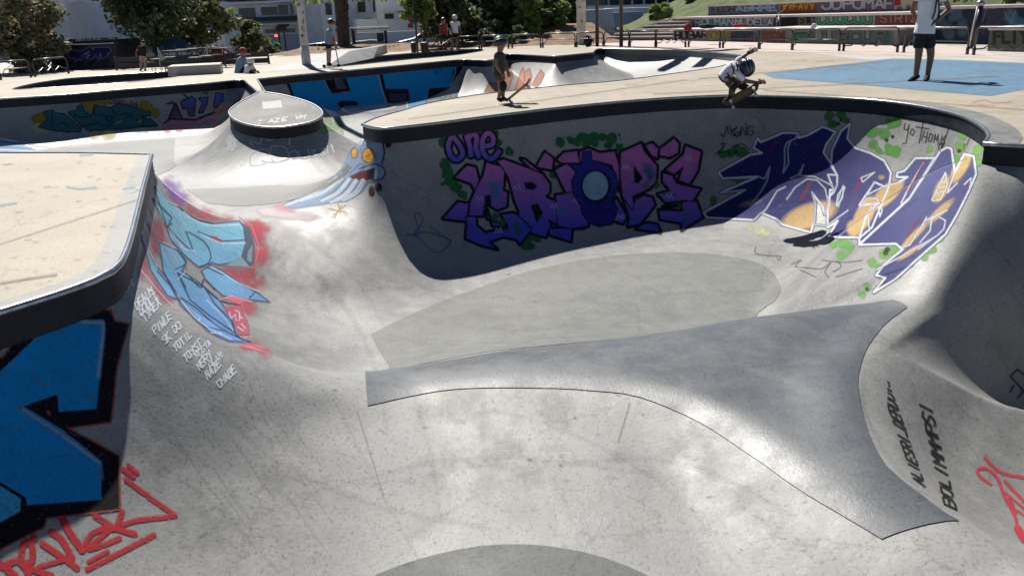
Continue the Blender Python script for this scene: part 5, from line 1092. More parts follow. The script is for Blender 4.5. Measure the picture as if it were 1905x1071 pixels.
# things hung or laid on them
def blob(name, lab, cat, c, r, mat, seed=0, parts=None):
    me = MB(); g = np.random.default_rng(seed); prof = [(r[0]*math.sin(a), -r[2]*math.cos(a)) for a in np.linspace(.15, math.pi-.1, 9)]
    me.lathe(prof, (0, 0, 0), 14); v = np.array(me.v); v[:, 1] *= r[1]/r[0]; v *= 1+.16*g.normal(size=(len(v), 1)).clip(-1.2, 1.2); v += np.array(c); me.v = [tuple(q) for q in v]; o = me.build(name, mat, smooth=True)
    return tag(o, lab, cat)
blob('red_cloth', 'red cloth hung over the end of a barrier', 'cloth', pt(1280, 51, 36.6), (.17, .1, .14), 'cloth_red', 1); blob('clothes_pile', 'pile of dark clothes lying on the low wall', 'clothes', pt(1316, 49, 38.6), (.36, .2, .10), 'cloth_black', 2)
blob('red_bag', 'flat red bag lying on the low wall', 'bag', pt(1376, 48, 36), (.27, .16, .07), 'cloth_red', 3); blob('white_cloth', 'small white cloth on the top rail of a barrier', 'cloth', pt(1514, 50, 30.1), (.10, .06, .10), 'cloth_white', 4)
bk = px_ground(1094, 87); bo = blob('backpack', 'black backpack leaning at the foot of the thick white pole', 'backpack', (bk.x, bk.y-.1, .24), (.21, .16, .25), 'cloth_black', 5)
MB().tube([(bk.x+.12, bk.y-.2, .38), (bk.x+.26, bk.y-.22, .3), (bk.x+.22, bk.y-.2, .08)], .018, 6).build('strap', 'cloth_black', bo, True)

# ------------------------------------------------------------------ steps and graffiti tiers
A_ = px_ground(1118, 76.5); B_ = px_ground(1252, 75.5); Bb = [tuple(A_)]
root = empty('steps', A_, 0, 'flight of broad dark steps with pale nosings left of the graffiti walls', 'steps'); st = MB(); tr_ = MB()
yl = [75.5, 68.5, 61, 53.5, 46.5, 40]
u = (B_-A_); u.z = 0; L = u.length; u.normalize(); nb = Vector((-u.y, u.x, 0))
for k in range(5):
    z0 = .17*k; sh = .42*k; a = A_+nb*sh+u*(k*.62); 
    st.prism([(0, 0), (L-k*.62+.05*k, 0), (L-k*.62, .17), (0, .17)], a+Vector((0, 0, z0-.001*k)), u, (0, 0, 1), nb*3.2)
    tr_.prism([(0, 0), (L-k*.62, 0), (L-k*.62, .05), (0, .05)], a-nb*.04+Vector((0, 0, z0+.165)), u, (0, 0, 1), nb*.42)
st.build('riser_block', 'stone_dark', root); tr_.build('nosing', 'stone_tread', root)
MB().prism([(0, .0), (.22, .0), (3.2, .93), (3.0, .98)], A_+Vector((0, 0, .04))-u*.25, u+nb*.66, (0, 0, 1), u*.0+nb*.25).build('side_kerb', 'stone_tread', root)
P1 = px_ground(1250, 76); P2 = px_ground(1670, 84.5); uu = (P2-P1); LL = uu.length; uu.normalize(); nn = Vector((-uu.y, uu.x, 0)); 
if nn.y < 0: nn = -nn
def onplane(x, y, off):
    r = Vector(rays([(x, y)])[0]); p0 = P1+nn*off; t_ = (p0-Vector(CP)).dot(nn)/r.dot(nn); return Vector(CP)+r*t_
TIER = {}
def tier(key, label, xa, xb, off, ybot, ytop, xr=None, dep=1.5, cap=.09, mat='tier_wall'):
    a = onplane(xa, ytop[0], off); b = onplane(xb, ytop[1], off); h0 = (a.z+b.z)/2; lo = ybot if isinstance(ybot, float) else 0.0
    a0 = Vector((a.x, a.y, lo)); b0 = Vector((b.x, b.y, lo)); u = (b0-a0); L = u.length; u.normalize(); root = empty('graffiti_wall', a0, 0, label, 'wall', 'graffiti covered terrace walls')
    o = MB().prism([(0, 0), (L, 0), (L, h0-lo-cap), (0, h0-lo-cap)], a0, u, (0, 0, 1), nn*dep).build('wall', mat, root)
    MB().prism([(0, 0), (L+.04, 0), (L+.04, cap), (0, cap)], a0+Vector((0, 0, h0-lo-cap))-nn*.05-u*.02, u, (0, 0, 1), nn*(dep+.1)).build('coping_slab', 'stone_tread', root)
    dg = bpy.context.evaluated_depsgraph_get; M = Matrix.Translation(root.location); TIER[key] = (root, BVHTree.FromPolygons([(M @ v.co)[:] for v in o.data.vertices], [p.vertices[:] for p in o.data.polygons]))
    return h0
h1 = tier('1a', 'low graffiti wall with bold black and white letters beside the steps', 1252, 1398, 0, 0.0, (54.5, 53.2))
tier('1b', 'low graffiti wall with red, green and black letters behind the barriers', 1417, 1672, -.25, 0.0, (54, 49), dep=2.0)
tier('2', 'middle graffiti wall with the big green word', 1251, 1712, 1.7, .45, (33.5, 21.5), dep=1.7)
tier('3', 'top graffiti wall with an orange section and large white letters', 1318, 1712, 3.6, .9, (10, -8), dep=1.2)
tier('2d', 'tall dark blue and purple graffiti wall right of the man in white', 1716, 1990, 1.2, 0.0, (14, 6), dep=1.5)
tier('4', 'low grey graffiti block at the right edge', 1842, 1990, -1.8, 0.0, (52, 48.5), dep=1.2)
def tier_paint(key, label, x0, y0, x1, y1, fn, st=1.0):
    cv = Canvas(x0, y0, x1, y1, st); fn(cv); root, bv = TIER[key]
    o = cv.emit(label, bv=bv, parent=root, off=.004, maxd=.6); o.data.transform(Matrix.Translation(-root.location)); return o
def word(cv, s, x, y, adv, h_, col, w_, out=BLK, ow=2.2, a=1):
    write(cv, s, (x, y), (adv, adv*-.012), (0, -h_), w_+ow, out, a, jit=.35); write(cv, s, (x, y), (adv, adv*-.012), (0, -h_), w_, col, a, jit=.35)
def f1(cv):
    cv.fill([(1252, 56), (1313, 55), (1313, 77), (1252, 77)], (120, 122, 128)); word(cv, 'BOBAR', 1256, 73, 12.5, 14, (30, 34, 48), 4.5, (200, 202, 206), 1.8)
    cv.fill([(1313, 55), (1360, 54), (1360, 78), (1313, 78)], (128, 124, 96)); word(cv, 'ONIZ', 1318, 74, 11, 13, (168, 160, 110), 2.4); cv.fill([(1360, 54), (1400, 53), (1400, 80), (1360, 80)], (50, 62, 92)); word(cv, 'SET', 1366, 74, 10, 12, (64, 88, 114), 2.6)
    cv.spray([(1362, 60), (1395, 70)], 8, (110, 70, 70), .6)
tier_paint('1a', 'bold letters on the low wall', 1250, 50, 1402, 84, f1)
def f2(cv):
    cv.fill([(1415, 54), (1465, 52), (1465, 88), (1415, 86)], (150, 118, 100)); word(cv, 'REAS', 1420, 78, 12, 16, (134, 82, 72), 3.4); cv.fill([(1462, 53), (1510, 52), (1510, 88), (1462, 88)], (120, 136, 120)); cv.fill([(1478, 62), (1500, 61), (1506, 67), (1500, 74), (1478, 74)], (60, 122, 98)); cv.line([(1478, 62), (1500, 61), (1506, 67), (1500, 74), (1478, 74)], 1.6, BLK, closed=True)
    cv.fill([(1508, 52), (1672, 50), (1672, 88), (1508, 88)], (138, 142, 136)); word(cv, 'LUECUR', 1511, 79, 23.5, 20, (98, 116, 108), 7, (26, 32, 32), 3); cv.spray([(1655, 64), (1648, 72), (1660, 76)], 9, (62, 110, 92), .7)
    for k in range(14): cv.line([(1420+k*18, 56), (1422+k*18, 84)], 1.0, (40, 44, 44), .5)
tier_paint('1b', 'red and grey letters on the low wall', 1414, 46, 1674, 90, f2)
def f3(cv):
    cv.fill([(1250, 34), (1290, 33), (1290, 56), (1250, 56)], (110, 84, 92)); word(cv, 'NAV', 1256, 50, 11, 12, (130, 110, 118), 3); cv.fill([(1288, 33), (1370, 31), (1370, 56), (1288, 56)], (90, 108, 118)); word(cv, 'ROLMAN', 1294, 49, 12, 13, (150, 176, 190), 3.2)
    word(cv, 'MUDELA', 1368, 48, 12, 12, (178, 182, 186), 3, (26, 20, 24), 2.6); cv.fill([(1440, 30), (1522, 28), (1522, 50), (1440, 50)], (34, 44, 42)); word(cv, 'ELM', 1486, 46, 12, 12, (110, 112, 110), 3); cv.fill([(1518, 26), (1628, 24), (1628, 50), (1518, 50)], (150, 158, 152)); word(cv, 'COUCOU', 1523, 45, 16.8, 19, (88, 146, 118), 4.2, (18, 24, 24), 3.0)
    cv.fill([(1628, 24), (1714, 22), (1714, 50), (1628, 50)], (112, 72, 66)); word(cv, 'SIRIZ', 1638, 42, 14, 15, (168, 116, 104), 3.2, (60, 20, 22), 2.2); cv.line([(1682, 24), (1682, 46)], 1.5, (40, 14, 16))
tier_paint('2', 'green COUCOU and other words on the middle wall', 1248, 18, 1716, 60, f3)
def f4(cv):
    cv.fill([(1316, 10), (1448, 3), (1448, 26), (1316, 29)], (96, 104, 112)); word(cv, 'FECH', 1324, 23, 11, 10, (44, 34, 48), 2.6, (140, 140, 146), 1.5); word(cv, 'ABRRE', 1370, 21, 15.5, 11, (148, 178, 196), 3.2)
    cv.fill([(1452, 3), (1522, -2), (1522, 24), (1452, 26)], (124, 76, 50)); word(cv, 'VYFAVY', 1456, 18, 10, 11, (216, 156, 56), 2.4, (80, 34, 24), 1.4); cv.fill([(1520, -4), (1668, -10), (1668, 19), (1520, 24)], (112, 96, 116)); word(cv, 'JOPUMAF', 1530, 17, 19.5, 18, (176, 176, 184), 4.6, (24, 22, 28), 2.8)
    cv.fill([(1664, -10), (1700, -12), (1700, 16), (1664, 19)], (186, 170, 150)); cv.fill([(1664, -8), (1676, -8), (1676, 10), (1664, 12)], (150, 50, 52)); cv.spray([(1674, 16), (1690, 14)], 6, (60, 90, 90), .8)
tier_paint('3', 'white letters and an orange word on the top wall', 1314, -14, 1716, 32, f4)
def f5(cv):
    cv.fill([(1700, 0), (1920, 0), (1920, 84), (1700, 84)], (44, 58, 76)); cv.spray([(1760, 20), (1775, 30), (1750, 40), (1790, 55), (1765, 60)], 16, (110, 134, 150), .5); cv.spray([(1840, 20), (1870, 30), (1850, 45), (1820, 50)], 18, (84, 74, 98), .6); cv.spray([(1880, 30), (1895, 45)], 14, (90, 140, 165), .5)
    for P in ([(1745, 18), (1750, 42)], [(1828, 40), (1836, 14)], [(1868, 22), (1880, 44), (1890, 20)]): cv.line(P, 1.4, (160, 168, 176), .7)
tier_paint('2d', 'blurred blue and purple paint on the tall wall', 1714, 0, 1915, 84, f5, 1.4)
def f6(cv):
    cv.fill([(1835, 50), (1920, 48), (1920, 92), (1835, 92)], (104, 108, 100)); word(cv, 'FLIY', 1850, 80, 16, 22, (60, 62, 56), 4, (34, 36, 34), 2)
tier_paint('4', 'dark letters on the grey block', 1838, 46, 1912, 90, f6)
# bicycle parked on the middle wall
def bike(lab, c, rz, mat, s=1.0):
    root = empty('bicycle', c, rz, lab, 'bicycle'); root.scale = (s, s, s)
    def mk(n, mb, m_): return mesh_obj(n, mb.v, mb.f, m_, root, True)
    for x in (-.46, .46):
        w_ = mk('wheel', MB().tube([(x+.26*math.cos(a), 0, .26+.26*math.sin(a)) for a in np.linspace(0, 2*math.pi, 20)[:-1]], .022, 6, closed=True), 'rubber'); mb = MB()
        for a in np.linspace(0, math.pi, 6)[:-1]: mb.tube([(x-.24*math.cos(a), 0, .26-.24*math.sin(a)), (x+.24*math.cos(a), 0, .26+.24*math.sin(a))], .004, 4)
        o = mesh_obj('spokes', mb.v, mb.f, 'metal_grey', w_, False)
    mb = MB()
    for P in ([(-.46, 0, .26), (-.08, 0, .27), (.36, 0, .56), (-.14, 0, .55), (-.46, 0, .26)], [(-.08, 0, .27), (-.16, 0, .62)], [(.46, 0, .26), (.36, 0, .56), (.33, 0, .66)]): mb.tube(P, .018, 6)
    mk('frame', mb, mat); mk('handlebar', MB().tube([(.26, -.3, .9), (.28, -.22, .9), (.33, -.12, .66), (.33, .12, .66), (.28, .22, .9), (.26, .3, .9)], .014, 6), 'metal_grey'); mk('saddle', MB().box((-.17, 0, .65), (.24, .12, .05), taper=.7), 'rubber'); return root
q = onplane(1445, 32, 1.9); bike('white and black small bicycle leaning on the middle graffiti wall', (onplane(1447, 45, .9).x, onplane(1447, 45, .9).y, h1), math.radians(65), 'white_paint')
# low brick edging and banks between the bowls at the left
def ramp(name, lab, px4, zt, zb, mat):
    P = [Vector((*P0(px)[0], 0)) for px in px4]; return P
top = [pt(522, 109, 39), pt(560, 104, 40.5), pt(675, 96.5, 41.5), pt(690, 106, 36)]
bank = empty('skate_bank', (px_ground(560, 128)), 0, 'pale flat topped bank behind the scooter rider', 'ramp')
a, b, c, d = px_ground(488, 133.5), px_ground(598, 127), px_ground(688, 108.5), px_ground(556, 116); zt = .0
e = [Vector((x, y, .62)) for x, y in (P0((520, 121), )[0], P0((548, 119))[0])]
A1_, B1_ = pt(470, 110, 38.5), pt(560, 104, 40); 
mb = MB(); F0 = [px_ground(487, 135), px_ground(602, 128), px_ground(694, 109), px_ground(690, 104)]
hb = .38; U = [Vector((F0[0].x+1.0, F0[0].y+6.5, hb)), Vector((F0[1].x+.0, F0[1].y+5.5, hb)), Vector((F0[2].x-.2, F0[2].y+3.4, hb))]
mb.add([F0[0]+Vector((0, 0, .005)), F0[1]+Vector((0, 0, .005)), F0[2]+Vector((0, 0, .005)), U[2], U[1], U[0], U[0]+Vector((0, 3, 0)), U[1]+Vector((0, 3, 0)), U[2]+Vector((0, 3, 0)), U[0]+Vector((0, 3, -hb)), U[2]+Vector((0, 3, -hb))],
       [(0, 1, 4, 5), (1, 2, 3, 4), (5, 4, 7, 6), (4, 3, 8, 7), (6, 7, 8, 10, 9), (2, 10, 8, 3), (0, 5, 6, 9)])
mb.build('slope', 'bowl_concrete', bank)
a = px_ground(322, 142); mb = MB().box((a.x+.5, a.y+.9, .16), (1.7, 1.6, .32), .25); tag(mb.build('low_box', 'far_concrete', bevel=.02), 'low pale box on the deck behind the far left bowl', 'skate box')
# kiosk
kY = 39.0; q = pt(160, 130, kY); root = empty('snack_kiosk', (q.x, kY, 0), 0, 'dark snack kiosk with a white lettered sign and a purple mural', 'kiosk')
cab = pxbox(kY, 100, 74, 214, 141, 2.6).build('wall', 'dark_panel', root); sg = pxbox(kY-.14, 95, 69.5, 216, 79.5, .12).build('sign_board', 'black_paint', root); pxbox(kY-.55, 118, 81.5, 212, 83.5, .5).build('awning_rail', 'metal_grey', root)
M = Matrix.Translation(root.location)
def bvh_of(*obs):
    V = []; F_ = []
    for o in obs:
        n = len(V); V += [(M @ v.co)[:] for v in o.data.vertices]; F_ += [tuple(i+n for i in p.vertices) for p in o.data.polygons]
    return BVHTree.FromPolygons(V, F_)
bvk = bvh_of(cab, sg)
cv = Canvas(94, 66, 218, 132, .8)
write(cv, 'SUCRE - SNACK LE BOWL - SALE', (111, 79.5), (3.72, -.28), (0, -5), 1.25, (215, 218, 225), 1, jit=0)
P = tr((0, 40), 7.93, [(985, 440), (1050, 420), (1190, 440), (1350, 370), (1370, 420), (1400, 380), (1620, 385), (1645, 440), (1590, 480), (1580, 530), (1540, 540), (1500, 560), (1480, 470), (1460, 570), (1410, 500), (1360, 560), (1300, 560), (1210, 500), (1200, 580), (1170, 560), (1110, 590), (1100, 540), (1010, 540)])
cv.fill(P, (58, 50, 110)); cv.line(P, 1.3, (170, 165, 215), closed=True); cv.line(tr((0, 40), 7.93, [(1320, 450), (1240, 480), (1330, 500), (1280, 530)]), 1.3, (200, 200, 225)); cv.spray([(150, 118), (170, 117), (195, 115)], 7, (40, 80, 80), .5)
o = cv.emit('white sign lettering and purple mural of the kiosk', bv=bvk, parent=root, off=.006, maxd=.6); o.data.transform(Matrix.Translation(-root.location))
# terrace: parasols, tables and chairs, flag
def parasol(lab, x, y, Y, mat, r=1.3):
    q = pt(x, y, Y); root = empty('parasol', (q.x, Y, 0), 0, lab, 'parasol'); MB().tube([(q.x, Y, 0), (q.x, Y, q.z)], .025, 8).build('pole', 'metal_grey', root, True)
    mb = MB(); n = 8; V = [(q.x, Y, q.z+.05)]+[(q.x+r*math.cos(2*math.pi*k/n), Y+r*math.sin(2*math.pi*k/n), q.z-.42) for k in range(n)]+[(q.x+r*math.cos(2*math.pi*k/n), Y+r*math.sin(2*math.pi*k/n), q.z-.58) for k in range(n)]
    mb.add(V, [(0, 1+k, 1+(k+1) % n) for k in range(n)]+[(1+k, 1+n+k, 1+n+(k+1) % n, 1+(k+1) % n) for k in range(n)]); mb.build('canopy', mat, root)
parasol('red parasol over the terrace left of the olive green tree', 403, 86, 42, 'red_canvas', .85); parasol('blue parasol in the shade of the big dark tree', 325, 72, 41, 'blue_canvas', 1.1)
tf = empty('terrace_fence', px_ground(220, 137), 0, 'low dark slatted fence behind the terrace tables', 'fence'); a_, b_ = px_ground(216, 131), px_ground(500, 119); u = (b_-a_).normalized()
for k in range(2): MB().prism([(0, 0), ((b_-a_).length, 0), ((b_-a_).length, .2), (0, .2)], a_+Vector((0, 0, .04+.25*k)), u, (0, 0, 1), (0, .03, 0)).build('slat', 'black_paint', tf)
for k in range(7): q = a_.lerp(b_, k/6); MB().box((q.x, q.y+.06, .27), (.07, .07, .54)).build('post', 'black_paint', tf)
def table(name='cafe_table'):
    root = empty(name, (0, 0, 0), 0, 'metal table', 'table', 'terrace tables'); MB().box((0, 0, .73), (.8, .7, .03)).build('tabletop', 'stone_dark', root, bevel=.01)
    for sx in (-.35, .35):
        for sy in (-.3, .3): MB().tube([(sx, sy, 0), (sx, sy, .72)], .016, 6).build('leg', 'black_paint', root)
    return root
def chair():
    root = empty('terrace_chair', (0, 0, 0), 0, 'metal chair', 'chair', 'terrace chairs'); MB().box((0, 0, .45), (.42, .42, .03)).build('seat', 'rail_top', root); mb = MB(); mb.tube([(-.2, -.2, .45), (-.2, -.24, .85), (.2, -.24, .85), (.2, -.2, .45)], .014, 6); mb.tube([(-.2, -.22, .66), (.2, -.22, .66)], .012, 6); mb.build('backrest', 'rail_paint', root)
    for sx in (-.19, .19):
        for sy in (-.19, .19): MB().tube([(sx, sy, 0), (sx*.95, sy*.95, .45)], .013, 6).build('leg', 'black_paint', root)
    return root
T0 = table(); C0 = chair(); first = [True, True]
spots = [(330, 128, 'left of the flat pale box'), (352, 124, 'behind the flat pale box'), (374, 121, 'under the right side of the big dark tree'), (398, 119, 'right below the red parasol'), (420, 122, 'nearest the seated person in blue')]
for i, (x, y, lb) in enumerate(spots):
    g = px_ground(x, y+3); t_ = T0 if i == 0 else copy_tree(T0); t_.location = g; t_.rotation_euler.z = .3*i; t_['label'] = 'metal cafe table '+lb
    for j, (dx, dy, rz_, w2) in enumerate(((-.75, .1, -1.5, 'left'), (.75, 0, 1.6, 'right'))):
        c_ = C0 if (i == 0 and j == 0) else copy_tree(C0); c_.location = (g.x+dx, g.y+dy, 0); c_.rotation_euler.z = rz_+.2*i; c_['label'] = 'metal chair, %s of the table %s' % (w2, lb)
g = px_ground(300, 135); root = empty('beach_flag', g, 0, 'pale feather flag on a thin pole right of the man in black', 'flag'); f0 = pt(293, 88, g.y); MB().tube([g, f0], .012, 6).build('pole', 'wheel_white', root)
a, b, c, d = pt(294, 90, g.y), pt(307, 111, g.y), pt(299, 114, g.y), pt(296, 100, g.y); MB().add([tuple(q) for q in (a, b, c, d)]+[(q.x, q.y+.012, q.z) for q in (a, b, c, d)], [(0, 1, 2, 3), (7, 6, 5, 4), (0, 4, 5, 1), (1, 5, 6, 2), (2, 6, 7, 3), (3, 7, 4, 0)]).build('cloth', 'flag_cloth', root)

# ------------------------------------------------------------------ people: one skinned body each, clothing as its children
def skinmesh(name, joints, bones, mat, root_j, parent, origin, smooth_=2, dr=0.0):
    ks = []; 
    for a, b in bones:
        for k in (a, b):
            if k not in ks: ks.append(k)
    bm = bmesh.new(); sk = bm.verts.layers.skin.verify(); vm = {}
    for k in ks:
        v = bm.verts.new(Vector(joints[k][0])-Vector(origin)); r = (joints[k][1]+dr)*(1.5 if k in ('head', 'crown') else 1.3 if k in ('neck',) else .85 if k in ('pelvis', 'spine', 'chest', 'ls', 'rs') else .95 if k in ('lh', 'rh') else 1.2); v[sk].radius = (r, r); v[sk].use_root = (k == root_j); vm[k] = v
    for a, b in bones: bm.edges.new((vm[a], vm[b]))
    me = bpy.data.meshes.new(name); bm.to_mesh(me); bm.free(); me.materials.append(MATS[mat])
    o = bpy.data.objects.new(name, me); COL.objects.link(o)
    if parent: o.parent = parent
    m1 = o.modifiers.new('skin', 'SKIN'); m1.use_smooth_shade = True; m1.branch_smoothing = .6
    m2 = o.modifiers.new('sub', 'SUBSURF'); m2.levels = smooth_; m2.render_levels = smooth_
    return o
BONES = [('pelvis', 'spine'), ('spine', 'chest'), ('chest', 'neck'), ('neck', 'head'), ('head', 'crown'), ('chest', 'ls'), ('ls', 'le'), ('le', 'lw'), ('chest', 'rs'), ('rs', 're'), ('re', 'rw'), ('pelvis', 'lh'), ('lh', 'lk'), ('lk', 'la'), ('la', 'lt'), ('pelvis', 'rh'), ('rh', 'rk'), ('rk', 'ra'), ('ra', 'rt')]
def hand(o_body, wrist, d, up, s, mat, org, spread=.25, curl=.35):
    d = Vector(d).normalized(); up = Vector(up); up = (up-d*up.dot(d)).normalized(); sd_ = d.cross(up); w_ = Vector(wrist); mb = MB()
    mb.tube([w_, w_+d*.04*s, w_+d*.085*s], [.026*s, .037*s, .035*s], 8)
    for k, (off, L, a) in enumerate(((-.030, .062, -.9), (-.011, .075, -.3), (.010, .072, .25), (.028, .058, .8))):
        b0 = w_+d*.08*s+sd_*off*s; d1 = (d+sd_*a*spread-up*curl*.4).normalized(); d2 = (d1-up*curl).normalized()
        mb.tube([b0, b0+d1*L*.55*s, b0+d1*L*.55*s+d2*L*.5*s], [.0105*s, .009*s, .007*s], 6)
    b0 = w_+d*.03*s-sd_*.03*s; d1 = (d*.6-sd_*.8).normalized(); mb.tube([b0, b0+d1*.035*s, b0+(d1+d*.5).normalized()*.065*s], [.012*s, .011*s, .008*s], 6)
    h_ = MB(); h_.v = [(v[0]-org[0], v[1]-org[1], v[2]-org[2]) for v in mb.v]; h_.f = mb.f
    return mesh_obj('hand', h_.v, h_.f, mat, o_body, True)
def ball(c, r, org, n=14, stretch=(1, 1, 1), rot=None, lo=.0, hi=math.pi):
    mb = MB(); mb.lathe([(max(1e-3, math.sin(a)), -math.cos(a)) for a in np.linspace(lo+.02, hi-.02, 10)], (0, 0, 0), n)
    V = []
    for v in mb.v:
        q = Vector((v[0]*r*stretch[0], v[1]*r*stretch[1], v[2]*r*stretch[2]))
        if rot: q = rot @ q
        V.append((q.x+c[0]-org[0], q.y+c[1]-org[1], q.z+c[2]-org[2]))
    mb.v = V; return mb
def face(body, head, r, look, org, mat, hair=None):
    L = Vector(look).normalized(); sd_ = L.cross(Vector((0, 0, 1))).normalized(); h_ = Vector(head); mb = MB()
    mb.tube([h_+L*r*.95+Vector((0, 0, r*.25)), h_+L*r*1.22-Vector((0, 0, r*.12)), h_+L*r*.95-Vector((0, 0, r*.2))], [r*.10, r*.17, r*.09], 6)
    for s_ in (-1, 1): mb.tube([h_+sd_*s_*r*.96+Vector((0, 0, r*.2)), h_+sd_*s_*r*1.08, h_+sd_*s_*r*.95-Vector((0, 0, r*.25))], r*.13, 5)
    mb.v = [(v[0]-org[0], v[1]-org[1], v[2]-org[2]) for v in mb.v]; mesh_obj('nose_and_ears', mb.v, mb.f, mat, body, True)
    for s_ in (-1, 1): b_ = ball(h_+L*r*.93+sd_*s_*r*.38+Vector((0, 0, r*.12)), r*.11, org, 8); mesh_obj('eye', b_.v, b_.f, 'hair', body, True)
    b_ = MB().tube([h_+L*r*.95-sd_*r*.25-Vector((0, 0, r*.48)), h_+L*r*1.02-Vector((0, 0, r*.5)), h_+L*r*.95+sd_*r*.25-Vector((0, 0, r*.48))], r*.05, 5); b_.v = [(v[0]-org[0], v[1]-org[1], v[2]-org[2]) for v in b_.v]; mesh_obj('mouth', b_.v, b_.f, 'sign_red', body, True)
def shoe(body, a, t_, r, mat, org, name='shoe'):
    a = Vector(a); t_ = Vector(t_); d = t_-a; mb = MB(); mb.tube([a-d*.35+Vector((0, 0, -r*.1)), a+Vector((0, 0, r*.1)), a.lerp(t_, .55), t_], [r*.8, r*1.05, r*.95, r*.6], 10); mb.v = [(v[0]-org[0], v[1]-org[1], v[2]-org[2]) for v in mb.v]
    return mesh_obj(name, mb.v, mb.f, mat, body, True)
def person(label, Y, J, skin, clothes, look=(0, -1, 0), head_r=.10, hands=True, helmet=None, hs=1.0, shoe_mat='cloth_black', group=None, hair=True, extra=None, hand_dirs={}, face_on=True):
    """J: joint -> (x px, y px, depth offset m, radius m)"""
    K = {k: (tuple(pt(x, y, Y+dy)), r) for k, (x, y, dy, r) in J.items()}; org = K['pelvis'][0]
    body = skinmesh('person', K, [b for b in BONES if b[0] in K and b[1] in K], skin, 'pelvis', None, org); body.location = org; tag(body, label, 'person', group)
    for nm, mat, bl, dr, over in clothes:
        KK = dict(K)
        for k, v in over.items(): KK[k] = (tuple(pt(v[0], v[1], Y+v[2])), v[3])
        KK = {k: (Vector(v[0])-Vector(org), v[1]) for k, v in KK.items()}; mb = MB(); up = (KK['chest'][0]-KK['pelvis'][0]).normalized()
        sd_ = (KK['ls'][0]-KK['rs'][0]); sd_ = (sd_-up*sd_.dot(up)).normalized(); fr = sd_.cross(up)
        def loft(rings, n=16):
            V = [c+sd_*w_*math.cos(2*math.pi*k/n)+fr*d_*math.sin(2*math.pi*k/n) for c, w_, d_ in rings for k in range(n)]
            mb.add([tuple(v) for v in V], [(i*n+k, i*n+(k+1) % n, (i+1)*n+(k+1) % n, (i+1)*n+k) for i in range(len(rings)-1) for k in range(n)]+[tuple(range(n-1, -1, -1)), tuple((len(rings)-1)*n+k for k in range(n))])
        pv, sp, ch, nk = (KK[k] for k in ('pelvis', 'spine', 'chest', 'neck')); hw = (KK['ls'][0]-KK['rs'][0]).length/2; r0_ = pv[1]*1.30
        if 'shirt' in nm:
            loft([(pv[0]-up*r0_*.45, r0_*1.24, r0_*1.10), (pv[0]-up*.02, r0_*1.12, r0_*1.0), (pv[0].lerp(sp[0], .5), r0_*1.06, r0_*.98), (sp[0], r0_*1.02, r0_*.95), (sp[0].lerp(ch[0], .6), r0_*1.12, r0_*.98), (ch[0], max(r0_*1.15, hw*1.02), r0_*.95), (ch[0].lerp(nk[0], .35), hw*.95, r0_*.85), (ch[0].lerp(nk[0], .7), hw*.6, r0_*.5), (nk[0]-up*.01, nk[1]*1.35, nk[1]*1.3)])
            for a_, tg in (('ls', 's1' if 's1' in KK else 'sl' if 'sl' in KK else 'le'), ('rs', 's2' if 's2' in KK else 're')):
                mb.tube([ch[0].lerp(KK[a_][0], .55), KK[a_][0], KK[a_][0].lerp(KK[tg][0], .5), KK[tg][0]], [KK[a_][1]*1.2, KK[a_][1]*1.35, KK[a_][1]*1.3, max(KK[tg][1]*1.15, KK[a_][1]*1.1)], 12)
        else:
            loft([(pv[0]+up*r0_*.3, r0_*1.14, r0_*1.0), (pv[0]-up*r0_*.35, r0_*1.16, r0_*1.0), (pv[0]-up*r0_*.8, r0_*1.02, r0_*.86)])
            for a_, kk, tg, an in (('lh', 'lk', 'h1', 'la'), ('rh', 'rk', 'h2', 'ra')):
                if tg in KK: P = [KK[a_][0]+up*r0_*.3, KK[a_][0].lerp(KK[tg][0], .5), KK[tg][0]]; R_ = [KK[a_][1]*1.22, KK[a_][1]*1.16, max(KK[tg][1], KK[a_][1])*1.08]
                elif ('lk', 'la') in bl: P = [KK[a_][0]+up*.02, KK[a_][0].lerp(KK[kk][0], .5), KK[kk][0], KK[kk][0].lerp(KK[an][0], .5), KK[an][0]]; R_ = [KK[a_][1]*1.2, KK[a_][1]*1.12, KK[kk][1]*1.35, KK[kk][1]*1.2, KK[an][1]*1.5]
                else: P = [KK[a_][0], KK[a_][0].lerp(KK[kk][0], .5), KK[kk][0]]; R_ = [KK[a_][1]*1.2, KK[a_][1]*1.1, KK[kk][1]*1.25]
                mb.tube(P, R_, 12)
        g_ = mesh_obj(nm, mb.v, mb.f, mat, body, True); m_ = g_.modifiers.new('sub', 'SUBSURF'); m_.levels = m_.render_levels = 1
    hd = Vector(K['head'][0]).lerp(Vector(K['crown'][0]), .5)
    if face_on: face(body, hd, head_r, look, org, skin)
    if hair and not helmet: b_ = ball(hd+Vector((0, 0, .025))-Vector(look)*.015, head_r*1.08, org, 14, (1, 1, .95), None, 1.35); mesh_obj('hair', b_.v, b_.f, 'hair', body, True)
    if helmet:
        c_, mat, sx, up_ = helmet; c_ = pt(c_[0], c_[1], Y+c_[2]); q = Vector(up_).to_track_quat('Z', 'Y').to_matrix(); b_ = ball(c_, sx, org, 20, (.92, 1.08, .92), q, 1.15); h_ = mesh_obj('helmet', b_.v, b_.f, mat, body, True)
        mb = MB(); 
        for k in range(5):
            a = -.9+.45*k; P = [Vector(c_)+q@Vector((math.sin(a)*sx*.95*math.cos(e)*.92, sx*1.1*math.sin(e), sx*.93*math.cos(a)*math.cos(e))) for e in np.linspace(-.8, .8, 7)]; mb.tube(P, sx*.05, 5)
        mb.v = [(v[0]-org[0], v[1]-org[1], v[2]-org[2]) for v in mb.v]; o = mesh_obj('vent_ribs', mb.v, mb.f, 'black_paint' if mat != 'helmet_shell' else 'metal_grey', h_, True)
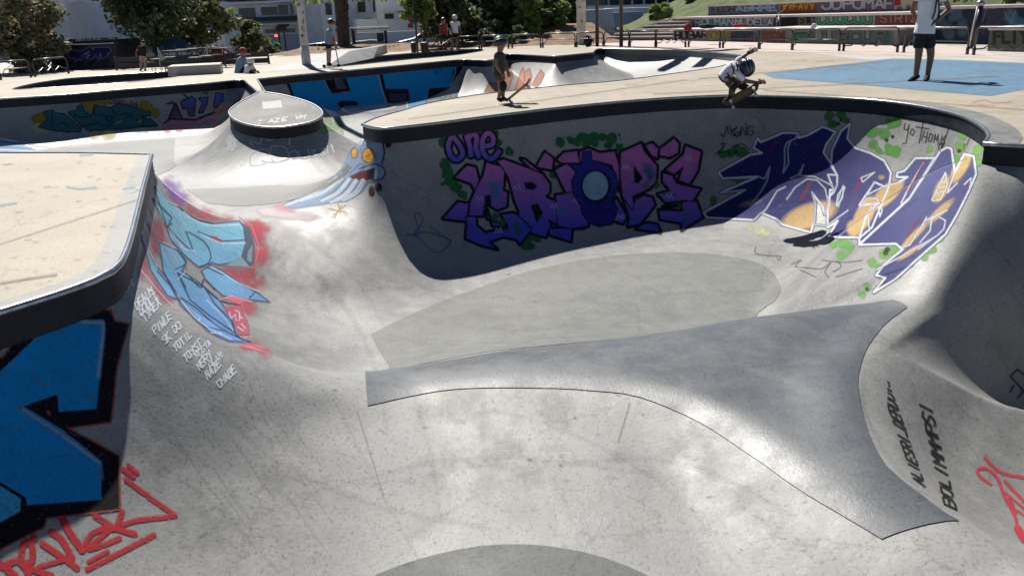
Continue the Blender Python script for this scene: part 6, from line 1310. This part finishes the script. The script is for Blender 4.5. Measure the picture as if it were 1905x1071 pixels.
    if hands:
        for w_, e_ in (('lw', 'le'), ('rw', 're')):
            if w_ in K: d = Vector(K[w_][0])-Vector(K[e_][0]); d = Vector(hand_dirs.get(w_, d)); hand(body, Vector(K[w_][0])-d.normalized()*.01, d, (0, -.6, .8), hs, skin, org)
    for a_, t_ in (('la', 'lt'), ('ra', 'rt')):
        if a_ in K and t_ in K and shoe_mat: shoe(body, K[a_][0], K[t_][0], max(.035, K[a_][1]*1.35), shoe_mat, org)
    return body, K, org
def skateboard(label, c, d, n, L=.76, wd=.20, name='skateboard'):
    """deck with kicked ends, trucks and wheels; d = length direction, n = the grip side normal"""
    d = Vector(d).normalized(); n = Vector(n); n = (n-d*n.dot(d)).normalized(); s_ = d.cross(n); c = Vector(c); root = empty(name, c, 0, label, 'skateboard'); V = []; F_ = []; m_ = 21; rows = []
    for i in range(m_):
        u = -1+2*i/(m_-1); w_ = wd/2*math.sqrt(max(0.02, 1-max(0, abs(u)-.72)**2/.28**2)); kick = max(0, abs(u)-.66)*L*.5*.42; rows.append((u*L/2, w_, kick))
    for th in (0.006, -.006):
        for x, w_, kz in rows:
            for q in (-1, -.5, 0, .5, 1): V.append(d*x+s_*w_*q+n*(kz+th+.012*q*q))
    k = m_*5
    for i in range(m_-1):
        for j in range(4): F_.append((i*5+j, i*5+j+1, (i+1)*5+j+1, (i+1)*5+j)); F_.append((k+i*5+j, k+(i+1)*5+j, k+(i+1)*5+j+1, k+i*5+j+1))
    for i in range(m_-1):
        for j in (0, 4): F_.append((i*5+j, (i+1)*5+j, k+(i+1)*5+j, k+i*5+j))
    for i in (0, m_-1):
        for j in range(4): F_.append((i*5+j, k+i*5+j, k+i*5+j+1, i*5+j+1))
    mi = [1 if (f[0] < k and max(f) < k) else 0 for f in F_]
    mesh_obj('deck_board', [tuple(v) for v in V], F_, 'maple', root, True, mats=['maple', 'grip'], mi=mi)
    for sx in (-.24, .24):
        mb = MB(); a = d*sx*L/.76; mb.tube([a-n*.01, a-n*.045], .022, 6); mb.tube([a-n*.05-s_*.085, a-n*.05+s_*.085], .012, 6); mesh_obj('truck', mb.v, mb.f, 'metal_grey', root, True)
        for q in (-1, 1): mb = MB(); mb.tube([a-n*.055+s_*q*.07, a-n*.055+s_*q*.102], .027, 14); mesh_obj('wheel', mb.v, mb.f, 'wheel_white', root, False)
    return root
TORSO = [('pelvis', 'spine'), ('spine', 'chest')]
# 1. the airborne child
J = dict(pelvis=(1349, 142, .10, .085), spine=(1357, 131, .06, .088), chest=(1368, 122, .0, .088), neck=(1376, 122, -.04, .045), head=(1383, 125, -.08, .072), crown=(1391, 128, -.10, .06),
         ls=(1373, 113, .10, .042), le=(1384, 105, .12, .030), lw=(1393, 98.5, .12, .021), rs=(1368, 132, -.12, .044), re=(1386, 151, -.16, .033), rw=(1407, 154, -.14, .023),
         lh=(1351, 148, .02, .070), lk=(1364, 161, -.16, .050), la=(1360, 178, -.02, .034), lt=(1352, 187, -.06, .03), rh=(1356, 147, .16, .068), rk=(1381, 160, .02, .052), ra=(1396, 168, .02, .034), rt=(1404, 166, -.04, .03))
JY = 14.7
body, K, org = person('helmeted child in a white top airborne over the bowl, one arm raised', JY, J, 'skin_dark',
    [('shirt', 'cloth_white', TORSO+[('chest', 'ls'), ('ls', 'sl'), ('chest', 'rs'), ('rs', 're')], .016, {'sl': (1380, 108, .11, .032)}), ('trousers', 'cloth_brown', [('pelvis', 'lh'), ('lh', 'lk'), ('lk', 'la'), ('pelvis', 'rh'), ('rh', 'rk'), ('rk', 'ra')], .014, {})],
    look=(.8, -.5, -.5), head_r=.085, helmet=((1388.5, 126, -.10), 'helmet_shell', .148, (.55, -.62, .35)), hs=1.1, hand_dirs={'lw': (.9, 0, .45), 'rw': (1, -.1, .12)}, face_on=False)
mb = MB()
for P in ([(1360, 118, -.13), (1364, 128, -.15), (1366, 139, -.13)], [(1369, 116, -.13), (1372, 128, -.17), (1371, 137, -.16)], [(1352, 136, -.06), (1356, 141, -.07)]): mb.tube([pt(x, y, JY+dy)-Vector(org) for x, y, dy in P], .012, 5)
mesh_obj('shirt_print', mb.v, mb.f, 'cloth_navy', body, True)
for k_ in ('lk', 'rk'): b_ = ball(Vector(K[k_][0])+Vector((0, -.035, 0)), .062, org, 12, (1, .8, 1.1)); mesh_obj('knee_pad', b_.v, b_.f, 'cloth_black', body, True)
for k_, nm in (('rw', 'wrist_guard'), ('lw', 'wrist_guard')): b_ = ball(Vector(K[k_][0]), .032, org, 10, (1.2, 1, 1)); mesh_obj(nm, b_.v, b_.f, 'cloth_black', body, True)
a_, b_ = pt(1347, 196, JY), pt(1414, 160, JY-.05)
skateboard('dark skateboard held under the airborne child, edge on over the coping', (a_+b_)/2, b_-a_, (-.35, .75, .45), L=(b_-a_).length, wd=.21)
# 2. child standing on the deck with the tail down
J = dict(pelvis=(927.5, 137, 0, .078), spine=(928.5, 121, 0, .075), chest=(929.5, 104, 0, .085), neck=(930.5, 94.5, 0, .036), head=(932.5, 85, 0, .062), crown=(931, 76, 0, .06), ls=(935, 101, .07, .036), le=(941.5, 122, .06, .026), lw=(945, 134, .02, .019),
         rs=(924, 101, -.06, .038), re=(923.5, 122, -.12, .027), rw=(933, 138, -.13, .020), lh=(931, 141, .05, .06), lk=(935, 160, .0, .043), la=(936, 183, .03, .027), lt=(945, 187.5, .0, .024), rh=(925, 141, -.05, .06), rk=(933, 161, -.10, .045), ra=(927.5, 184, -.03, .028), rt=(934, 189, -.05, .025))
CY_ = 16.1
body, K, org = person('small helmeted child in a dark tee standing beside a tilted skateboard', CY_, J, 'skin_tan',
    [('shirt', 'cloth_green', TORSO+[('chest', 'ls'), ('ls', 's1'), ('chest', 'rs'), ('rs', 's2')], .014, {'s1': (938, 111, .07, .034), 's2': (922.5, 112, -.10, .036)}), ('shorts', 'cloth_brown', [('pelvis', 'lh'), ('lh', 'h1'), ('pelvis', 'rh'), ('rh', 'h2')], .016, {'h1': (933.5, 152, .02, .05), 'h2': (929.5, 152, -.08, .052)})],
    look=(1, -.15, -.25), head_r=.078, helmet=((930.5, 80, 0), 'helmet_shell', .125, (-.18, 0, 1)), hs=.8)
for k_ in ('lk', 'rk'): b_ = ball(Vector(K[k_][0])+Vector((.02, -.02, 0)), .068, org, 12, (.9, .85, 1.35)); mesh_obj('knee_pad', b_.v, b_.f, 'cloth_black', body, True)
a_, b_ = pt(938, 192.5, CY_-.02), pt(989.5, 151, CY_-.02)
skateboard('skateboard standing on its tail with the nose raised beside the small child', (a_+b_)/2, b_-a_, (-.6, .25, .75), L=(b_-a_).length*1.02, wd=.19)
# 3. man in the white tee
J = dict(pelvis=(1720, 58, 0, .135), spine=(1724, 35, 0, .135), chest=(1729, -2, 0, .15), neck=(1731, -24, 0, .06), head=(1732, -34, -.02, .085), crown=(1733, -52, -.02, .08), ls=(1751, -14, .0, .062), le=(1766, 17, .10, .042), lw=(1742, 39, -.12, .03),
         rs=(1709, -13, .0, .062), re=(1697, 18, .14, .042), rw=(1706, 40, .12, .03), lh=(1728, 64, 0, .105), lk=(1732, 102, -.02, .062), la=(1725, 144, .0, .040), lt=(1721, 152, -.17, .036), rh=(1712, 64, 0, .105), rk=(1709, 102, -.02, .062), ra=(1703.5, 144, .0, .040), rt=(1691, 151.5, -.13, .036))
MY = 17.35
body, K, org = person('man in a white tee and black shorts standing on the blue ground, hand on hip', MY, J, 'skin_dark',
    [('tee_shirt', 'cloth_white', [('hem', 'spine'), ('spine', 'chest'), ('chest', 'ls'), ('ls', 's1'), ('chest', 'rs'), ('rs', 's2')], .02, {'hem': (1721, 54, 0, .145), 's1': (1759, 2, .05, .062), 's2': (1703, 2, .07, .062)}),
     ('shorts', 'cloth_black', [('pelvis', 'lh'), ('lh', 'h1'), ('pelvis', 'rh'), ('rh', 'h2')], .018, {'h1': (1729.5, 93, -.01, .088), 'h2': (1708.5, 93, -.01, .090)})], look=(-.5, -.8, -.3), head_r=.105, hs=1.15, hand_dirs={'lw': (-.8, -.2, -.3)})
mb = MB()
for P in ([(1741, -20, -.13), (1743, 0, -.2), (1739, 24, -.22), (1734, 37, -.2)], [(1744, -16, -.14), (1747, 10, -.2), (1746, 36, -.2)], [(1709, -18, -.12), (1707, -6, -.17)]): mb.tube([pt(x, y, MY+dy)-Vector(org) for x, y, dy in P], .016, 6)
mesh_obj('bag_strap', mb.v, mb.f, 'cloth_black', body, True)
# 4. scooter rider
J = dict(pelvis=(611, 80, 0, .10), spine=(612, 68, 0, .10), chest=(613, 58, 0, .11), neck=(615, 51, 0, .05), head=(616, 46, 0, .08), crown=(617, 41, 0, .08), ls=(616, 57, .1, .045), le=(620, 71, .08, .034), lw=(624, 84, 0, .026), rs=(611, 57, -.1, .045), re=(614, 72, -.12, .034), rw=(622.5, 84, -.1, .026),
         lh=(612, 83, .06, .08), lk=(613, 101, .04, .056), la=(613, 119, .02, .036), lt=(617, 122, 0, .03), rh=(610, 83, -.06, .08), rk=(610.5, 101, -.04, .056), ra=(610, 119.5, -.06, .036), rt=(615, 122.5, -.08, .03))
SY = 31.0
def resc(J, f_): return {k: (v[0], v[1], v[2], v[3]*f_) for k, v in J.items()}
J = resc(J, 1.0)
body, K, org = person('rider in a pale blue tee standing on a kick scooter', SY, J, 'skin', [('shirt', 'cloth_blue', TORSO+[('chest', 'ls'), ('ls', 's1'), ('chest', 'rs'), ('rs', 's2')], .02, {'s1': (618, 64, .09, .045), 's2': (612, 65, -.11, .045)}), ('shorts', 'cloth_black', [('pelvis', 'lh'), ('lh', 'h1'), ('pelvis', 'rh'), ('rh', 'h2')], .02, {'h1': (612.5, 92, .05, .075), 'h2': (610, 92, -.05, .075)})],
    look=(1, 0, -.2), head_r=.09, helmet=((616, 42, 0), 'helmet_shell', .145, (0, 0, 1)), face_on=True)
g = pt(603, 123.5, SY); s_ = pt(623, 85, SY); f0 = pt(630, 122, SY); root = empty('kick_scooter', g, 0, 'kick scooter under the rider in pale blue', 'scooter'); o_ = Vector(g)
MB().tube([s_, f0+Vector((0, 0, .08))], .018, 8).build('stem', 'black_paint', root, True); MB().tube([s_+Vector((0, -.24, 0)), s_+Vector((0, .24, 0))], .016, 6).build('handlebar', 'black_paint', root, True)
mb = MB(); mb.box((g+f0)/2+Vector((0, 0, .02)), ((f0-g).length*.85, .12, .03)); mb.build('footboard', 'metal_grey', root)
for q in (g, f0): ax = Matrix.Rotation(math.pi/2, 3, 'X'); MB().lathe([(.055, -.012), (.06, 0), (.055, .012)], q+Vector((0, 0, -.0)), 14, ax).build('wheel', 'rubber', root)
# 5. two riders under the tree
def stand(label, Y, x, yt, yf, skin, shirt, low, hel=None, bag=False, face_dir=(-.3, -1, 0), lx=0, armx=(7, -7), low_nm='shorts', long_=False):
    h_ = yf-yt; f_ = lambda q: yt+h_*q; w_ = h_/7.6; k = h_*Y/F/1.7
    J = dict(pelvis=(x, f_(.47), 0, .12*k), spine=(x, f_(.38), 0, .115*k), chest=(x, f_(.24), 0, .13*k), neck=(x, f_(.155), 0, .055*k), head=(x, f_(.11), 0, .085*k), crown=(x, f_(.04), 0, .085*k), ls=(x+w_*.85, f_(.2), 0, .05*k), le=(x+armx[0]*h_/60, f_(.34), -.05, .038*k), lw=(x+armx[0]*h_/60*1.1, f_(.46), -.15, .028*k), rs=(x-w_*.85, f_(.2), 0, .05*k), re=(x+armx[1]*h_/60, f_(.34), -.05, .038*k), rw=(x+armx[1]*h_/60*1.0, f_(.46), -.15, .028*k),
             lh=(x+w_*.4, f_(.50), 0, .09*k), lk=(x+w_*.5+lx, f_(.73), -.03, .058*k), la=(x+w_*.55+lx, f_(.945), 0, .038*k), lt=(x+w_*.5+lx, f_(.985), -.14*k, .034*k), rh=(x-w_*.4, f_(.50), 0, .09*k), rk=(x-w_*.5, f_(.73), -.03, .058*k), ra=(x-w_*.55, f_(.945), 0, .038*k), rt=(x-w_*.65, f_(.985), -.14*k, .034*k))
    lo = [('pelvis', 'lh'), ('lh', 'lk' if long_ else 'h1'), ('pelvis', 'rh'), ('rh', 'rk' if long_ else 'h2')]+([('lk', 'la'), ('rk', 'ra')] if long_ else [])
    return person(label, Y, J, skin, [('shirt', shirt, TORSO+[('chest', 'ls'), ('ls', 's1'), ('chest', 'rs'), ('rs', 's2')], .02, {'s1': (x+armx[0]*h_/60*.9, f_(.30), -.03, .045*k), 's2': (x+armx[1]*h_/60*.9, f_(.30), -.03, .045*k)}), (low_nm, low, lo, .018, {'h1': (x+w_*.5, f_(.66), -.02, .075*k), 'h2': (x-w_*.5, f_(.66), -.02, .075*k)})], look=face_dir, head_r=.10*k, helmet=((x, f_(.055), 0), hel, .135*k, (0, 0, 1)) if hel else None, hs=k)
stand('rider in a white tee and light helmet standing in front of the big dark tree', 44.5, 846, 29, 95, 'skin_tan', 'cloth_white', 'cloth_black', 'helmet_white', armx=(9, -5))
stand('rider in a dark red top and black helmet next to the white shirted one', 44.8, 825, 34, 95, 'skin_tan', 'cloth_red', 'cloth_black', 'helmet_shell', armx=(6, -6))
bike('small dark bicycle standing between the bins and the two riders', tuple(px_ground(826, 97)), .2, 'black_paint', 1.15)
stand('person in a black top and pale trousers on the far left coping, elbows out', 34.9, 266, 76, 133, 'skin', 'cloth_black', 'cloth_pink', None, armx=(13, -13), low_nm='trousers', long_=True)
# 6. two people sitting on the deck strip
def sit(label, Y, x, yh, yb, skin, shirt, low, hel, lean=-6, feet=18):
    h_ = yb-yh; f_ = lambda q: yh+h_*q
    J = dict(pelvis=(x+lean*1.2, yb-4, 0, .12), spine=(x+lean, f_(.68), 0, .11), chest=(x+lean*.4, f_(.42), 0, .12), neck=(x, f_(.27), 0, .05), head=(x, f_(.18), 0, .08), crown=(x, f_(.06), 0, .08), ls=(x+3, f_(.38), -.1, .045), le=(x+7, f_(.6), -.15, .035), lw=(x+11, f_(.72), -.15, .027), rs=(x-4, f_(.38), .1, .045), re=(x-5, f_(.62), .1, .035), rw=(x+2, f_(.78), 0, .027),
             lh=(x+lean*1.1+2, yb-3.5, -.08, .085), lk=(x+feet*.55, f_(.72), -.1, .058), la=(x+feet*.8, yb-1.5, -.1, .036), lt=(x+feet, yb-1, -.1, .032), rh=(x+lean*1.1, yb-3.5, .08, .085), rk=(x+feet*.5, f_(.74), .1, .058), ra=(x+feet*.75, yb-1.5, .1, .036), rt=(x+feet*.95, yb-1, .1, .032))
    return person(label, Y, J, skin, [('shirt', shirt, TORSO+[('chest', 'ls'), ('ls', 'le'), ('chest', 'rs'), ('rs', 're')], .018, {}), ('shorts', low, [('pelvis', 'lh'), ('lh', 'lk'), ('pelvis', 'rh'), ('rh', 'rk')], .018, {})], look=(.9, -.4, 0), head_r=.10, helmet=((x, f_(.07), 0), hel, .14, (0, 0, 1)) if hel else None)
sit('person in a blue tee and dark red cap sitting bent over behind the far coping', 30.6, 452, 92, 139, 'skin_tan', 'cloth_blue', 'cloth_navy', 'cloth_red')
sit('small child with a white helmet sitting beside the person in blue', 30.0, 466, 113, 140, 'skin_tan', 'cloth_white', 'cloth_navy', 'helmet_white', lean=-3, feet=11)
